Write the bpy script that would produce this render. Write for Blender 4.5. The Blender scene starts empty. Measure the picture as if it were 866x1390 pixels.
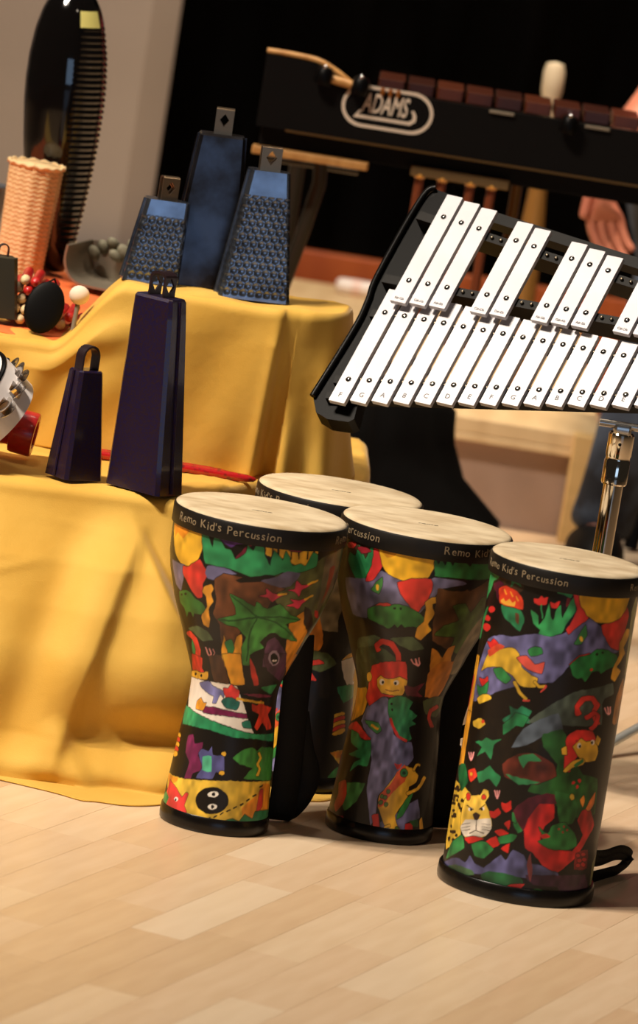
import bpy, bmesh, math, random
import numpy as np
from mathutils import Vector, Matrix
random.seed(7); np.random.seed(7)
R = math.radians
scene = bpy.context.scene
COL = scene.collection

# ------------------------------------------------------------------ camera, world, lights, exposure
FPX, PITCH, ROLL, CAM = 7000.0, R(9.3), R(9.0), Vector((0, -6.0, 1.30))
_f = Vector((0, math.cos(PITCH), -math.sin(PITCH))); _u = Vector((0, math.sin(PITCH), math.cos(PITCH))); _r = Vector((1, 0, 0))
_rt = _r*math.cos(ROLL) + _u*math.sin(ROLL); _up = -_r*math.sin(ROLL) + _u*math.cos(ROLL)
cd = bpy.data.cameras.new('camera'); cam = bpy.data.objects.new('camera', cd); COL.objects.link(cam)
cam.matrix_world = Matrix((( _rt.x, _up.x, -_f.x, CAM.x), (_rt.y, _up.y, -_f.y, CAM.y), (_rt.z, _up.z, -_f.z, CAM.z), (0, 0, 0, 1)))
cd.sensor_fit = 'VERTICAL'; cd.sensor_height = 36.0; cd.sensor_width = 36.0*866/1390; cd.lens = FPX/1390*36.0
cd.dof.use_dof = True; cd.dof.focus_distance = 5.92; cd.dof.aperture_fstop = 7.1
cd.clip_end = 100
scene.camera = cam
vs = scene.view_settings
vs.view_transform = 'Standard'; vs.look = 'None'; vs.gamma = 1.0; vs.use_curve_mapping = False; vs.exposure = 0.0

w = bpy.data.worlds.new('hall'); scene.world = w; w.use_nodes = True
bg = w.node_tree.nodes['Background']; bg.inputs[0].default_value = (1.0, .80, .58, 1); bg.inputs[1].default_value = .02

def lamp(name, loc, target, power, size, color, size_y=None, spread=None):
    d = bpy.data.lights.new(name, 'AREA'); d.energy = power; d.color = color
    if size_y: d.shape = 'RECTANGLE'; d.size = size; d.size_y = size_y
    else: d.shape = 'DISK'; d.size = size
    if spread: d.spread = R(spread)
    o = bpy.data.objects.new(name, d); COL.objects.link(o); o.location = loc
    o.rotation_euler = (Vector(target) - Vector(loc)).to_track_quat('-Z', 'Y').to_euler()
    return o
WARM = (1.0, .875, .72)
for i, (dx, dy, dz) in enumerate(((0, 0, 0), (.45, .1, .05), (.2, .35, .3), (-.35, .25, .1), (.75, -.1, .25))):
    lamp('stage_spot', (-2.7 + dx, -1.9 + dy, 4.6 + dz), (-.05, -.05, .2), 9.6, .16, WARM, spread=60)
lamp('fill_light', (1.4, -3.2, 4.6), (.3, .3, .2), 6, .5, (1.0, .82, .62))  # unseen source added as soft frontal fill
lamp('fill_light', (.5, 1.7, 4.2), (.3, 2.3, .1), 22, .5, (1.0, .82, .6), spread=70)  # unseen source added to brighten the stage platform
lamp('fill_light', (-.8, 1.2, 4.4), (-.6, 3.2, .4), 30, .6, (1.0, .90, .80), spread=100)  # separate unseen source added to light the taupe wall
lamp('window_daylight', (2.4, -11.5, 1.5), (0, .2, .6), 46, 4.4, (.46, .68, 1.0), 2.0)

# ------------------------------------------------------------------ materials
def lin(c):
    c = [x/255.0 for x in c]
    return tuple((x/12.92 if x <= .04045 else ((x+.055)/1.055)**2.4) for x in c) + (1.0,)
MATS = {}
def mat(name, c, rough=.5, metal=0.0, c2=None, scale=30, bump=0.0, bscale=None, kind='noise', stretch=None, coat=0.0, spec=None, detail=4, sheen=0.0, lo=.35, hi=.65):
    if name in MATS: return MATS[name]
    m = bpy.data.materials.new(name); m.use_nodes = True; nt = m.node_tree; b = nt.nodes['Principled BSDF']
    b.inputs['Base Color'].default_value = lin(c); b.inputs['Roughness'].default_value = rough; b.inputs['Metallic'].default_value = metal
    if coat: b.inputs['Coat Weight'].default_value = coat; b.inputs['Coat Roughness'].default_value = .08
    if spec is not None: b.inputs['Specular IOR Level'].default_value = spec
    if sheen: b.inputs['Sheen Weight'].default_value = sheen; b.inputs['Sheen Roughness'].default_value = .4
    tc = nt.nodes.new('ShaderNodeTexCoord'); mp = nt.nodes.new('ShaderNodeMapping'); nt.links.new(tc.outputs['Object'], mp.inputs[0])
    if stretch: mp.inputs['Scale'].default_value = stretch
    def tex(s):
        if kind == 'voronoi':
            t = nt.nodes.new('ShaderNodeTexVoronoi'); t.inputs['Scale'].default_value = s; nt.links.new(mp.outputs[0], t.inputs['Vector']); return t.outputs['Distance']
        if kind == 'wave':
            t = nt.nodes.new('ShaderNodeTexWave'); t.inputs['Scale'].default_value = s; t.inputs['Distortion'].default_value = 3; nt.links.new(mp.outputs[0], t.inputs['Vector']); return t.outputs['Fac']
        t = nt.nodes.new('ShaderNodeTexNoise'); t.inputs['Scale'].default_value = s; t.inputs['Detail'].default_value = detail; nt.links.new(mp.outputs[0], t.inputs['Vector']); return t.outputs['Fac']
    if c2:
        rp = nt.nodes.new('ShaderNodeValToRGB'); rp.color_ramp.elements[0].color = lin(c); rp.color_ramp.elements[1].color = lin(c2)
        rp.color_ramp.elements[0].position = lo; rp.color_ramp.elements[1].position = hi
        nt.links.new(tex(scale), rp.inputs[0]); nt.links.new(rp.outputs[0], b.inputs['Base Color'])
    if bump:
        bn = nt.nodes.new('ShaderNodeBump'); bn.inputs['Strength'].default_value = bump; bn.inputs['Distance'].default_value = .002
        nt.links.new(tex(bscale or scale), bn.inputs['Height']); nt.links.new(bn.outputs[0], b.inputs['Normal'])
    MATS[name] = m
    return m
def mat_weave(name, c, c2, freq=900, rough=.75):
    m = mat(name, c, rough, 0, c2, 9, sheen=.15)
    nt = m.node_tree; b = nt.nodes['Principled BSDF']
    tc = nt.nodes.new('ShaderNodeTexCoord'); n = nt.nodes.new('ShaderNodeTexNoise'); n.inputs['Scale'].default_value = freq; n.inputs['Detail'].default_value = 2
    nt.links.new(tc.outputs['Object'], n.inputs['Vector'])
    n2 = nt.nodes.new('ShaderNodeTexNoise'); n2.inputs['Scale'].default_value = 34; n2.inputs['Detail'].default_value = 5; nt.links.new(tc.outputs['Object'], n2.inputs['Vector'])
    b1 = nt.nodes.new('ShaderNodeBump'); b1.inputs['Strength'].default_value = .25; b1.inputs['Distance'].default_value = .0008; nt.links.new(n.outputs['Fac'], b1.inputs['Height'])
    b2 = nt.nodes.new('ShaderNodeBump'); b2.inputs['Strength'].default_value = .16; b2.inputs['Distance'].default_value = .006; nt.links.new(n2.outputs['Fac'], b2.inputs['Height']); nt.links.new(b1.outputs[0], b2.inputs['Normal'])
    nt.links.new(b2.outputs[0], b.inputs['Normal'])
    return m

BLACK = mat('black_plastic', (8, 7, 7), .34, spec=.12)
BLACKM = mat('black_matte', (10, 9, 9), .62, spec=.15)
RUBBER = mat('black_rubber', (11, 9, 8), .26, c2=(20, 16, 13), scale=60, spec=.35)
CHROME = mat('chrome', (225, 215, 200), .08, 1.0)
SILVER = mat('brushed_steel', (205, 200, 195), .25, 1.0)
YELLOW = mat_weave('yellow_cotton', (216, 166, 62), (224, 178, 76))
ORANGE = mat_weave('orange_cotton', (232, 104, 40), (240, 120, 50))
GOLD = mat('brass', (200, 150, 70), .3, .9)

# ------------------------------------------------------------------ mesh helpers
def obj(name, data, m=None, parent=None):
    o = bpy.data.objects.new(name, data); COL.objects.link(o)
    if m is not None and data is not None and not data.materials: data.materials.append(m)
    if parent: o.parent = parent
    return o
def thing(name, label, cat, loc=(0, 0, 0), rz=0, group=None):
    o = bpy.data.objects.new(name, None); COL.objects.link(o); o.location = loc; o.rotation_euler = (0, 0, rz); o.empty_display_size = .05
    return tag(o, label, cat, group)
def tag(o, label, cat, group=None, kind=None):
    o['label'] = label
    if cat: o['category'] = cat
    if group: o['group'] = group
    if kind: o['kind'] = kind
    return o
def struct(o, label):
    o['label'] = label; o['kind'] = 'structure'; o['category'] = o.name.split('_')[0]; return o

class MB:
    def __init__(s): s.v = []; s.f = []
    def add(s, vs, fs):
        n = len(s.v); s.v += [tuple(x) for x in vs]; s.f += [tuple(i+n for i in f) for f in fs]; return s
    def box(s, c, d, M=None, taper=1.0, bev=0.0):
        hx, hy, hz = d[0]/2, d[1]/2, d[2]/2
        if bev <= 0:
            vs = [(sx*hx*(taper if sz > 0 else 1), sy*hy*(taper if sz > 0 else 1), sz*hz) for sz in (-1, 1) for sx, sy in ((-1, -1), (1, -1), (1, 1), (-1, 1))]
            fs = [(0, 3, 2, 1), (4, 5, 6, 7), (0, 1, 5, 4), (1, 2, 6, 5), (2, 3, 7, 6), (3, 0, 4, 7)]
        else:
            b = min(bev, hx*.9, hy*.9, hz*.9); vs = []; fs = []
            def ring(ix, iy, z, t): return [(x*t, y*t, z) for x, y in ((-hx+ix, -hy), (hx-ix, -hy), (hx, -hy+iy), (hx, hy-iy), (hx-ix, hy), (-hx+ix, hy), (-hx, hy-iy), (-hx, -hy+iy))]
            def ring2(z, t): return [(x*t, y*t, z) for x, y in ((-hx+b, -hy+b*.3), (hx-b, -hy+b*.3), (hx-b*.3, -hy+b), (hx-b*.3, hy-b), (hx-b, hy-b*.3), (-hx+b, hy-b*.3), (-hx+b*.3, hy-b), (-hx+b*.3, -hy+b))]
            rs = [ring2(-hz, 1), ring(b, b, -hz+b*.7, 1), ring(b, b, hz-b*.7, taper), ring2(hz, taper)]
            for r_ in rs: vs += r_
            for k in range(3):
                for i in range(8): fs.append((k*8+i, k*8+(i+1) % 8, (k+1)*8+(i+1) % 8, (k+1)*8+i))
            fs.append(tuple(range(7, -1, -1))); fs.append(tuple(range(24, 32)))
        if M is not None: vs = [M @ Vector(v) for v in vs]
        return s.add([(v[0]+c[0], v[1]+c[1], v[2]+c[2]) for v in vs], fs)
    def lathe(s, prof, n=32, M=None, caps=True, fn=None):
        vs = []; fs = []
        for r, z in prof:
            for i in range(n):
                a = 2*math.pi*i/n; rr = r if fn is None else fn(r, z, a)
                vs.append((rr*math.sin(a), -rr*math.cos(a), z))
        for k in range(len(prof)-1):
            for i in range(n): fs.append((k*n+i, k*n+(i+1) % n, (k+1)*n+(i+1) % n, (k+1)*n+i))
        if caps: fs.append(tuple(range(n-1, -1, -1))); fs.append(tuple(range((len(prof)-1)*n, len(prof)*n)))
        if M is not None: vs = [tuple(M @ Vector(v)) for v in vs]
        return s.add(vs, fs)
    def tube(s, pts, rad, n=10, flat=None, side=None, caps=True):
        P = [Vector(p) for p in pts]; m = len(P); rs = rad if isinstance(rad, (list, tuple)) else [rad]*m
        vs = []; fs = []; up = None
        for k in range(m):
            t = (P[min(k+1, m-1)] - P[max(k-1, 0)]).normalized()
            if side is not None: e1 = (Vector(side) - t*Vector(side).dot(t)).normalized()
            else:
                if up is None: up = Vector((0, 0, 1)) if abs(t.z) < .9 else Vector((1, 0, 0))
                e1 = (up - t*up.dot(t)).normalized(); up = e1
            e2 = t.cross(e1)
            for i in range(n):
                a = 2*math.pi*i/n; ca, sa = math.cos(a), math.sin(a)
                if flat: ca = max(-1, min(1, ca*1.25)); sa = max(-1, min(1, sa*1.25))*flat
                vs.append(P[k] + e1*ca*rs[k] + e2*sa*rs[k])
        for k in range(m-1):
            for i in range(n): fs.append((k*n+i, k*n+(i+1) % n, (k+1)*n+(i+1) % n, (k+1)*n+i))
        if caps: fs.append(tuple(range(n-1, -1, -1))); fs.append(tuple(range((m-1)*n, m*n)))
        return s.add(vs, fs)
    def ball(s, c, r, n=12, sc=(1, 1, 1), M=None):
        pr = [(max(1e-5, math.sin(math.pi*k/n))*r, -math.cos(math.pi*k/n)*r) for k in range(n+1)]
        S = Matrix.Translation(Vector(c)) @ (M if M is not None else Matrix.Identity(4)) @ Matrix.Diagonal((sc[0], sc[1], sc[2], 1))
        return s.lathe(pr, n*2, S, True)
    def prism(s, poly, h, M=None):
        n = len(poly); vs = [(x, y, 0) for x, y in poly] + [(x, y, h) for x, y in poly]
        fs = [tuple(range(n-1, -1, -1)), tuple(range(n, 2*n))] + [(i, (i+1) % n, n+(i+1) % n, n+i) for i in range(n)]
        if M is not None: vs = [M @ Vector(v) for v in vs]
        return s.add(vs, fs)
    def holed(s, outer, inner, h, M=None):      # plate with a hole: equal point counts
        n = len(outer); vs = [(x, y, z) for z in (0, h) for p in (outer, inner) for x, y in p]
        fs = []
        for i in range(n):
            j = (i+1) % n
            fs += [(n+i, n+j, j, i), (2*n+i, 2*n+j, 3*n+j, 3*n+i), (i, j, 2*n+j, 2*n+i), (n+j, n+i, 3*n+i, 3*n+j)]
        if M is not None: vs = [M @ Vector(v) for v in vs]
        return s.add(vs, fs)
    def mesh(s, name, m=None, smooth=None):
        me = bpy.data.meshes.new(name); me.from_pydata([tuple(v) for v in s.v], [], s.f); me.update()
        bm = bmesh.new(); bm.from_mesh(me); bmesh.ops.recalc_face_normals(bm, faces=bm.faces)
        if smooth is not None:
            for f in bm.faces: f.smooth = True
            for e in bm.edges: e.smooth = (e.calc_face_angle(0) < R(smooth))
        bm.to_mesh(me); bm.free()
        if m is not None: me.materials.append(m)
        return me
    def build(s, name, m, parent=None, smooth=None): return obj(name, s.mesh(name, m, smooth), None, parent)

def frame(axis_z, origin=(0, 0, 0), hint=(0, 0, 1)):
    z = Vector(axis_z).normalized(); h = Vector(hint)
    if abs(z.dot(h)) > .98: h = Vector((0, 1, 0))
    x = h.cross(z).normalized(); y = z.cross(x)
    return Matrix(((x.x, y.x, z.x, origin[0]), (x.y, y.y, z.y, origin[1]), (x.z, y.z, z.z, origin[2]), (0, 0, 0, 1)))
def crom(P, n):
    P = np.array(P, float); m = len(P); out = []
    for t in np.linspace(0, m-1-1e-9, n):
        i = int(t); f = t-i
        p0, p1, p2, p3 = P[max(i-1, 0)], P[i], P[min(i+1, m-1)], P[min(i+2, m-1)]
        out.append(.5*((2*p1)+(-p0+p2)*f+(2*p0-5*p1+4*p2-p3)*f*f+(-p0+3*p1-3*p2+p3)*f**3))
    return np.array(out)
def text_mesh(txt, size, extrude=.0002, jitter=0.0, shear=0.0, bold=0.0):
    """list of verts (n,3) and faces of a line of letters, left aligned at x=0, baseline y=0"""
    cu = bpy.data.curves.new('lettering', 'FONT'); cu.body = txt; cu.size = size; cu.extrude = extrude; cu.shear = shear; cu.offset = bold; cu.resolution_u = 3
    o = bpy.data.objects.new('lettering', cu); COL.objects.link(o)
    dg = bpy.context.evaluated_depsgraph_get(); me = bpy.data.meshes.new_from_object(o.evaluated_get(dg))
    v = np.array([x.co[:] for x in me.vertices]).reshape(-1, 3); f = [tuple(p.vertices) for p in me.polygons]
    bpy.data.objects.remove(o); bpy.data.curves.remove(cu); bpy.data.meshes.remove(me)
    return v, f

# ------------------------------------------------------------------ setting
WOODS = [mat('maple_%d' % i, c, .33, c2=c2, scale=7, stretch=(1, 9, 1), bump=.05, bscale=40, spec=.45) for i, (c, c2) in enumerate((
    ((218, 190, 156), (226, 200, 168)), ((210, 178, 142), (218, 188, 152)), ((222, 197, 166), (228, 204, 174)), ((206, 174, 138), (214, 184, 148)), ((214, 184, 150), (222, 194, 162))))]
fl = MB().box((.3, -.2, -.012), (9, 12, .016)).build('floor', mat('floor_base', (212, 182, 148), .38, c2=(204, 172, 136), scale=5, stretch=(1, 7, 1)))
struct(fl, 'pale maple strip floor under the drums')
ang = R(69.5); du = Vector((math.cos(ang), math.sin(ang), 0)); dv = Vector((-math.sin(ang), math.cos(ang), 0))
PL, PW = .30, .060
pm = [MB().box((0, 0, -.002), (PL-.0002, PW-.0002, .004), bev=.0003).mesh('plank', w_) for w_ in WOODS]
n_pl = 0
cells = []
for j in range(-60, 60):
    off = random.random()*PL
    for i in range(-30, 30):
        p = Vector((.05, -.3, 0)) + du*(i*PL+off) + dv*(j*PW)
        # seen floor: a wedge that widens with distance
        d = p.y + 6.0
        if -1.5 < p.y < 2.4 and -.12*d-.02 < p.x < .125*d-.12+.06 and not (p.x < -.14 and p.y > .1) and not (p.x < .05 and .1 < p.y): cells.append((p.y, p))
cells.sort(key=lambda t: t[0])
for k, (_, p) in enumerate(cells[:296]):
    o = obj('plank', pm[random.choice((0, 0, 1, 2, 3, 4, 4))], None, fl); o.location = p; o.rotation_euler = (0, 0, ang)
    o.location.z = random.uniform(0, .0001)

wl = MB().box((-2.0, 3.62, 1.5), (3.2, .12, 3.2), bev=.05).build('wall_back', mat('taupe_plaster', (170, 157, 147), .85, c2=(162, 149, 139), scale=3, bump=.05, bscale=200))
struct(wl, 'plain taupe wall panel behind the big black guiro')
v = []; f = []; NX = 160
for k, z in enumerate((0.0, 3.4)):
    for i in range(NX+1):
        x = -2.2 + 5.6*i/NX; v.append((x, 3.95 + .05*math.sin(x*17) + .02*math.sin(x*41+1), z))
for i in range(NX): f.append((i, i+1, NX+1+i+1, NX+1+i))
cu = MB().add(v, f).build('stage_curtain', mat('black_velvet', (5, 5, 6), .95, spec=.1), None, 60)
sm = cu.modifiers.new('thickness', 'SOLIDIFY'); sm.thickness = .006
tag(cu, 'black stage curtain filling the background behind the xylophone', 'curtain')

pt = thing('stage_platform', 'low pale wooden stage platform with an open brown front behind the glockenspiel', 'platform', (-.3, 2.04, 0))
PINE = mat('pine_board', (226, 196, 150), .5, c2=(214, 182, 136), scale=5, stretch=(7, 1, 1))
PINE2 = mat('pine_post', (222, 184, 124), .5, c2=(210, 172, 112), scale=5, stretch=(1, 1, 6))
MB().box((-.05, .73, .1575), (1.54, 1.46, .025), bev=.003).build('top', PINE, pt)
MB().box((-.05, .015, .1385), (1.54, .03, .012), bev=.003).build('front_beam', PINE, pt)
MB().box((-.05, .040, .066), (1.46, .02, .132)).build('front_panel', mat('brown_panel', (176, 150, 134), .7, c2=(164, 138, 122), scale=4), pt)
for x in (.70, -.79): MB().box((x, -.005, .086), (.045, .05, .172), bev=.003).build('post', PINE2, pt)
tr = MB().box((.50, 3.60, .108), (1.78, .03, .216), bev=.004).build('trim_1', mat('orange_wood', (186, 92, 40), .5, c2=(168, 78, 34), scale=4, stretch=(8, 1, 1)))
struct(tr, 'orange-brown wooden skirting behind the stage platform')
M = frame((1, -.02, 0), (-.035, 3.38, .185))
tb = thing('white_tube', 'short white rounded tube lying at the back of the stage platform', 'tube')
MB().lathe([(.002, 0), (.011, .002), (.0145, .008), (.015, .016), (.015, .42), (.011, .43), (.002, .432)], 20, M).build('tube_body', mat('white_enamel', (240, 228, 222), .4), tb, 50)
MB().lathe([(.0154, .03), (.0158, .032), (.0158, .045), (.0154, .047)], 20, M, False).build('end_band', mat('pink_band', (236, 206, 196), .5), tb, 50)

# slumped bag
bgm = MB(); pr = []
bag = thing('cloth_bag', 'slumped black bag on the floor in front of the stage platform', 'bag', (.105, 1.60, 0))
def bagfn(r, z, a): return r*(1 + .10*math.sin(3*a+z*9) + .06*math.sin(7*a+z*25)) + (.045*math.sin(a) if z < .1 else 0)
S = Matrix.Diagonal((1.0, .7, 1, 1))
MB().lathe([(.02, 0), (.115, .004), (.128, .03), (.12, .08), (.098, .14), (.078, .19), (.07, .235), (.05, .255), (.01, .26)], 40, S, True, bagfn).build('bag_body', mat('black_canvas', (9, 8, 8), .85, bump=.2, scale=60, spec=.08), bag, 70)
MB().tube([(-.05, 0, .235), (-.045, -.01, .285), (0, -.015, .305), (.04, -.01, .28), (.045, 0, .235)], .008, 8, .4).build('bag_handle', BLACKM, bag, 60)

# ------------------------------------------------------------------ draped cloths
def drape(name, ctrl, zt, inner, hem_z, fillet, n, m, disp, mtl, lie=None, parent=None, backdrop=.05):
    """ctrl: (Tx,Ty,Hx,Hy) top-edge and hem plan points; zt(x,y) top height; inner: function T->back point"""
    P = crom(ctrl, n); V = []; cols = None
    for k in range(n):
        T = np.array(P[k][:2]); H = np.array(P[k][2:4]); B = np.array(inner(T)); inn = B-T; L = np.linalg.norm(inn)+1e-9; inn = inn/L
        z0 = zt(T[0], T[1]); col = []
        col.append((B[0], B[1], zt(B[0], B[1])-backdrop, 0, 0, 0)); col.append((B[0]-inn[0]*.001, B[1]-inn[1]*.001, zt(B[0], B[1])-backdrop*.3, 0, 0, 0))
        nt_ = 18
        for q in range(nt_):
            t = q/(nt_-1); p = B*(1-t) + (T+inn*fillet)*t
            col.append((p[0], p[1], zt(p[0], p[1]) + .0014*math.sin(p[0]*60+p[1]*31) + .001*math.sin(p[0]*23-p[1]*71), 0, 0, 0))
        for q in range(1, 7):
            a = math.pi/2*q/6; p = T + inn*(fillet-fillet*math.sin(a)); col.append((p[0], p[1], z0-fillet+fillet*math.cos(a), 0, 0, 0))
        D = H-T; dist = np.linalg.norm(D); hd = min(dist, lie) if lie else dist; dn = D/(dist+1e-9)
        zs = z0-fillet
        for q in range(1, m+1):
            s = q/m
            if lie and dist > lie:
                if s < .82: e = s/.82; off = hd*e**1.15; z = zs + (hem_z-zs)*e**.96
                else: off = hd + (dist-hd)*(s-.82)/.18; z = hem_z
            else: off = dist*s**1.1; z = zs + (hem_z-zs)*s
            p = T + dn*off
            fade = min(1, s*6)
            d = disp(p[0], p[1], z, s, k/(n-1))*fade
            col.append((p[0]-inn[0]*d, p[1]-inn[1]*d, max(hem_z, z), 0, 0, 0))
        V += [c[:3] for c in col]; cols = len(col)
    F = [(k*cols+i, (k+1)*cols+i, (k+1)*cols+i+1, k*cols+i+1) for k in range(n-1) for i in range(cols-1)]
    o = MB().add(V, F).build(name, mtl, parent, 80)
    so = o.modifiers.new('thickness', 'SOLIDIFY'); so.thickness = .0012; so.offset = -1
    return o
def sstep(a, b, x):
    t = min(1, max(0, (x-a)/(b-a))); return t*t*(3-2*t)
def ridge(x, z, x0, z0, x1, z1, w, A, asym=0.0, ends=.06):
    dx, dz = x1-x0, z1-z0; L = math.hypot(dx, dz); t = ((x-x0)*dx+(z-z0)*dz)/L; d = ((x-x0)*dz-(z-z0)*dx)/L
    g = math.exp(-(d/(w*(1+asym*(1 if d > 0 else -1))))**2)
    e = sstep(-ends, ends*.3, t)*(1-sstep(L-ends*.3, L+ends, t))
    return A*g*e
LOWZ = .32
def low_disp(x, y, z, s, u):
    if x > -.06 and y > -.25: return .003*math.sin(u*140)*s
    d = 0.0
    # flap edge hanging diagonally at the corner
    t = (.318-z)/.14; xl = -.229 + .101*t
    if z > .05: d += .042*(1-sstep(xl-.002, xl+.009, x))*sstep(-.46, -.22, x)*sstep(.04, .15, z)*(.25+.75*min(1, max(0, t+.1)))
    d += ridge(x, z, -.205, .27, -.252, .045, .034, .014, .70, .05)      # sharp-sided crease, lit from the left
    d += ridge(x, z, -.252, .05, -.190, -.03, .022, .014, .5, .03)       # crease running on to the hem
    d += ridge(x, z, -.27, .29, -.315, .03, .030, -.010, 0, .08)         # soft valley
    d += ridge(x, z, -.36, .30, -.37, .02, .04, .014, 0, .08)
    d -= .024*math.exp(-((x+.150)/.055)**2-((z-.055)/.026)**2)           # hollow above the rolled hem
    d += .012*math.exp(-((z-.016)/.016)**2)
    d += ridge(x, z, -.33, .285, -.22, .275, .004, .002, 0, .02) + ridge(x, z, -.37, .22, -.32, .235, .004, .002, 0, .02)
    d += .003*math.sin(x*34+z*5)*s + .0012*math.sin(x*83-z*19)
    return d
low = drape('display_cloth', [(-.95, -.15, -.95, -.27), (-.55, -.142, -.55, -.262), (-.37, -.135, -.33, -.272), (-.27, -.115, -.245, -.290), (-.20, -.10, -.172, -.304), (-.163, -.094, -.11, -.252), (-.145, -.07, -.03, -.19),
    (-.125, -.01, .05, -.13), (-.10, .08, .10, -.03), (-.06, .16, .105, .10), (.03, .24, .10, .25), (.056, .32, .085, .35), (.05, .6, .08, .6)],
    lambda x, y: LOWZ, lambda T: (T[0]-.0 if T[0] < -.2 else (-.25 + (T[0]+.25)*.2), .62), .002, .014, 300, 96, low_disp, YELLOW, .13)
tag(low, 'yellow cotton cloth draped over the low step, hem on the floor', 'cloth')
def up_z(x, y):
    a = sstep(-.352, -.268, x); b = .447 + .010*sstep(-.40, -.47, x)
    return b*(1-a) + .531*a
def up_disp(x, y, z, s, u):
    d = .004*math.sin(x*30+z*8)*s + .002*math.sin(x*70-z*22)
    d += ridge(x, z, -.30, .53, -.38, .36, .022, .010) + ridge(x, z, -.20, .54, -.27, .40, .03, .008) + ridge(x, z, -.36, .44, -.28, .47, .02, .012)
    d += ridge(x, z, -.078, .54, -.088, .32, .010, .006)
    if x > -.06: d += .010*math.sin(x*120+z*6)*s
    return d
upc = drape('display_cloth', [(-.95, .13, -.95, .12), (-.6, .13, -.6, .12), (-.45, .13, -.45, .12), (-.36, .13, -.36, .125), (-.30, .13, -.30, .13), (-.25, .13, -.25, .135), (-.18, .13, -.18, .14), (-.12, .13, -.12, .15), (-.085, .131, -.09, .152), (-.073, .142, -.076, .18),
    (-.06, .148, -.05, .168), (-.04, .158, -.02, .17), (-.015, .185, .01, .195), (.0, .225, .034, .25), (.004, .275, .036, .32)],
    up_z, lambda T: (T[0] if T[0] < -.1 else -.1 + (T[0]+.1)*.75, .292 if T[0] > -.3 else .29), LOWZ+.002, .012, 260, 60, up_disp, YELLOW, None, None, .07)
tag(upc, 'yellow cotton cloth draped over the raised step under the blue hammered cowbells', 'cloth')
v = []; f = []; NX, NY = 70, 60
for j in range(NY+1):
    for i in range(NX+1):
        x = -.95 + .70*i/NX; y = .165 + .70*j/NY; z = .4505 + .003*math.sin(x*25+y*9) + .002*math.sin(y*40-x*13)
        e = max(sstep(-.30, -.25, x), sstep(.84, .865, y)); z -= .122*e
        v.append((x, y, z))
for j in range(NY):
    for i in range(NX): f.append((j*(NX+1)+i, j*(NX+1)+i+1, (j+1)*(NX+1)+i+1, (j+1)*(NX+1)+i))
oc = MB().add(v, f).build('table_cloth', ORANGE, None, 80); so = oc.modifiers.new('thickness', 'SOLIDIFY'); so.thickness = .002; so.offset = -1
tag(oc, 'bright orange cloth spread under the wicker shaker and black guiro', 'cloth')

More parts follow.
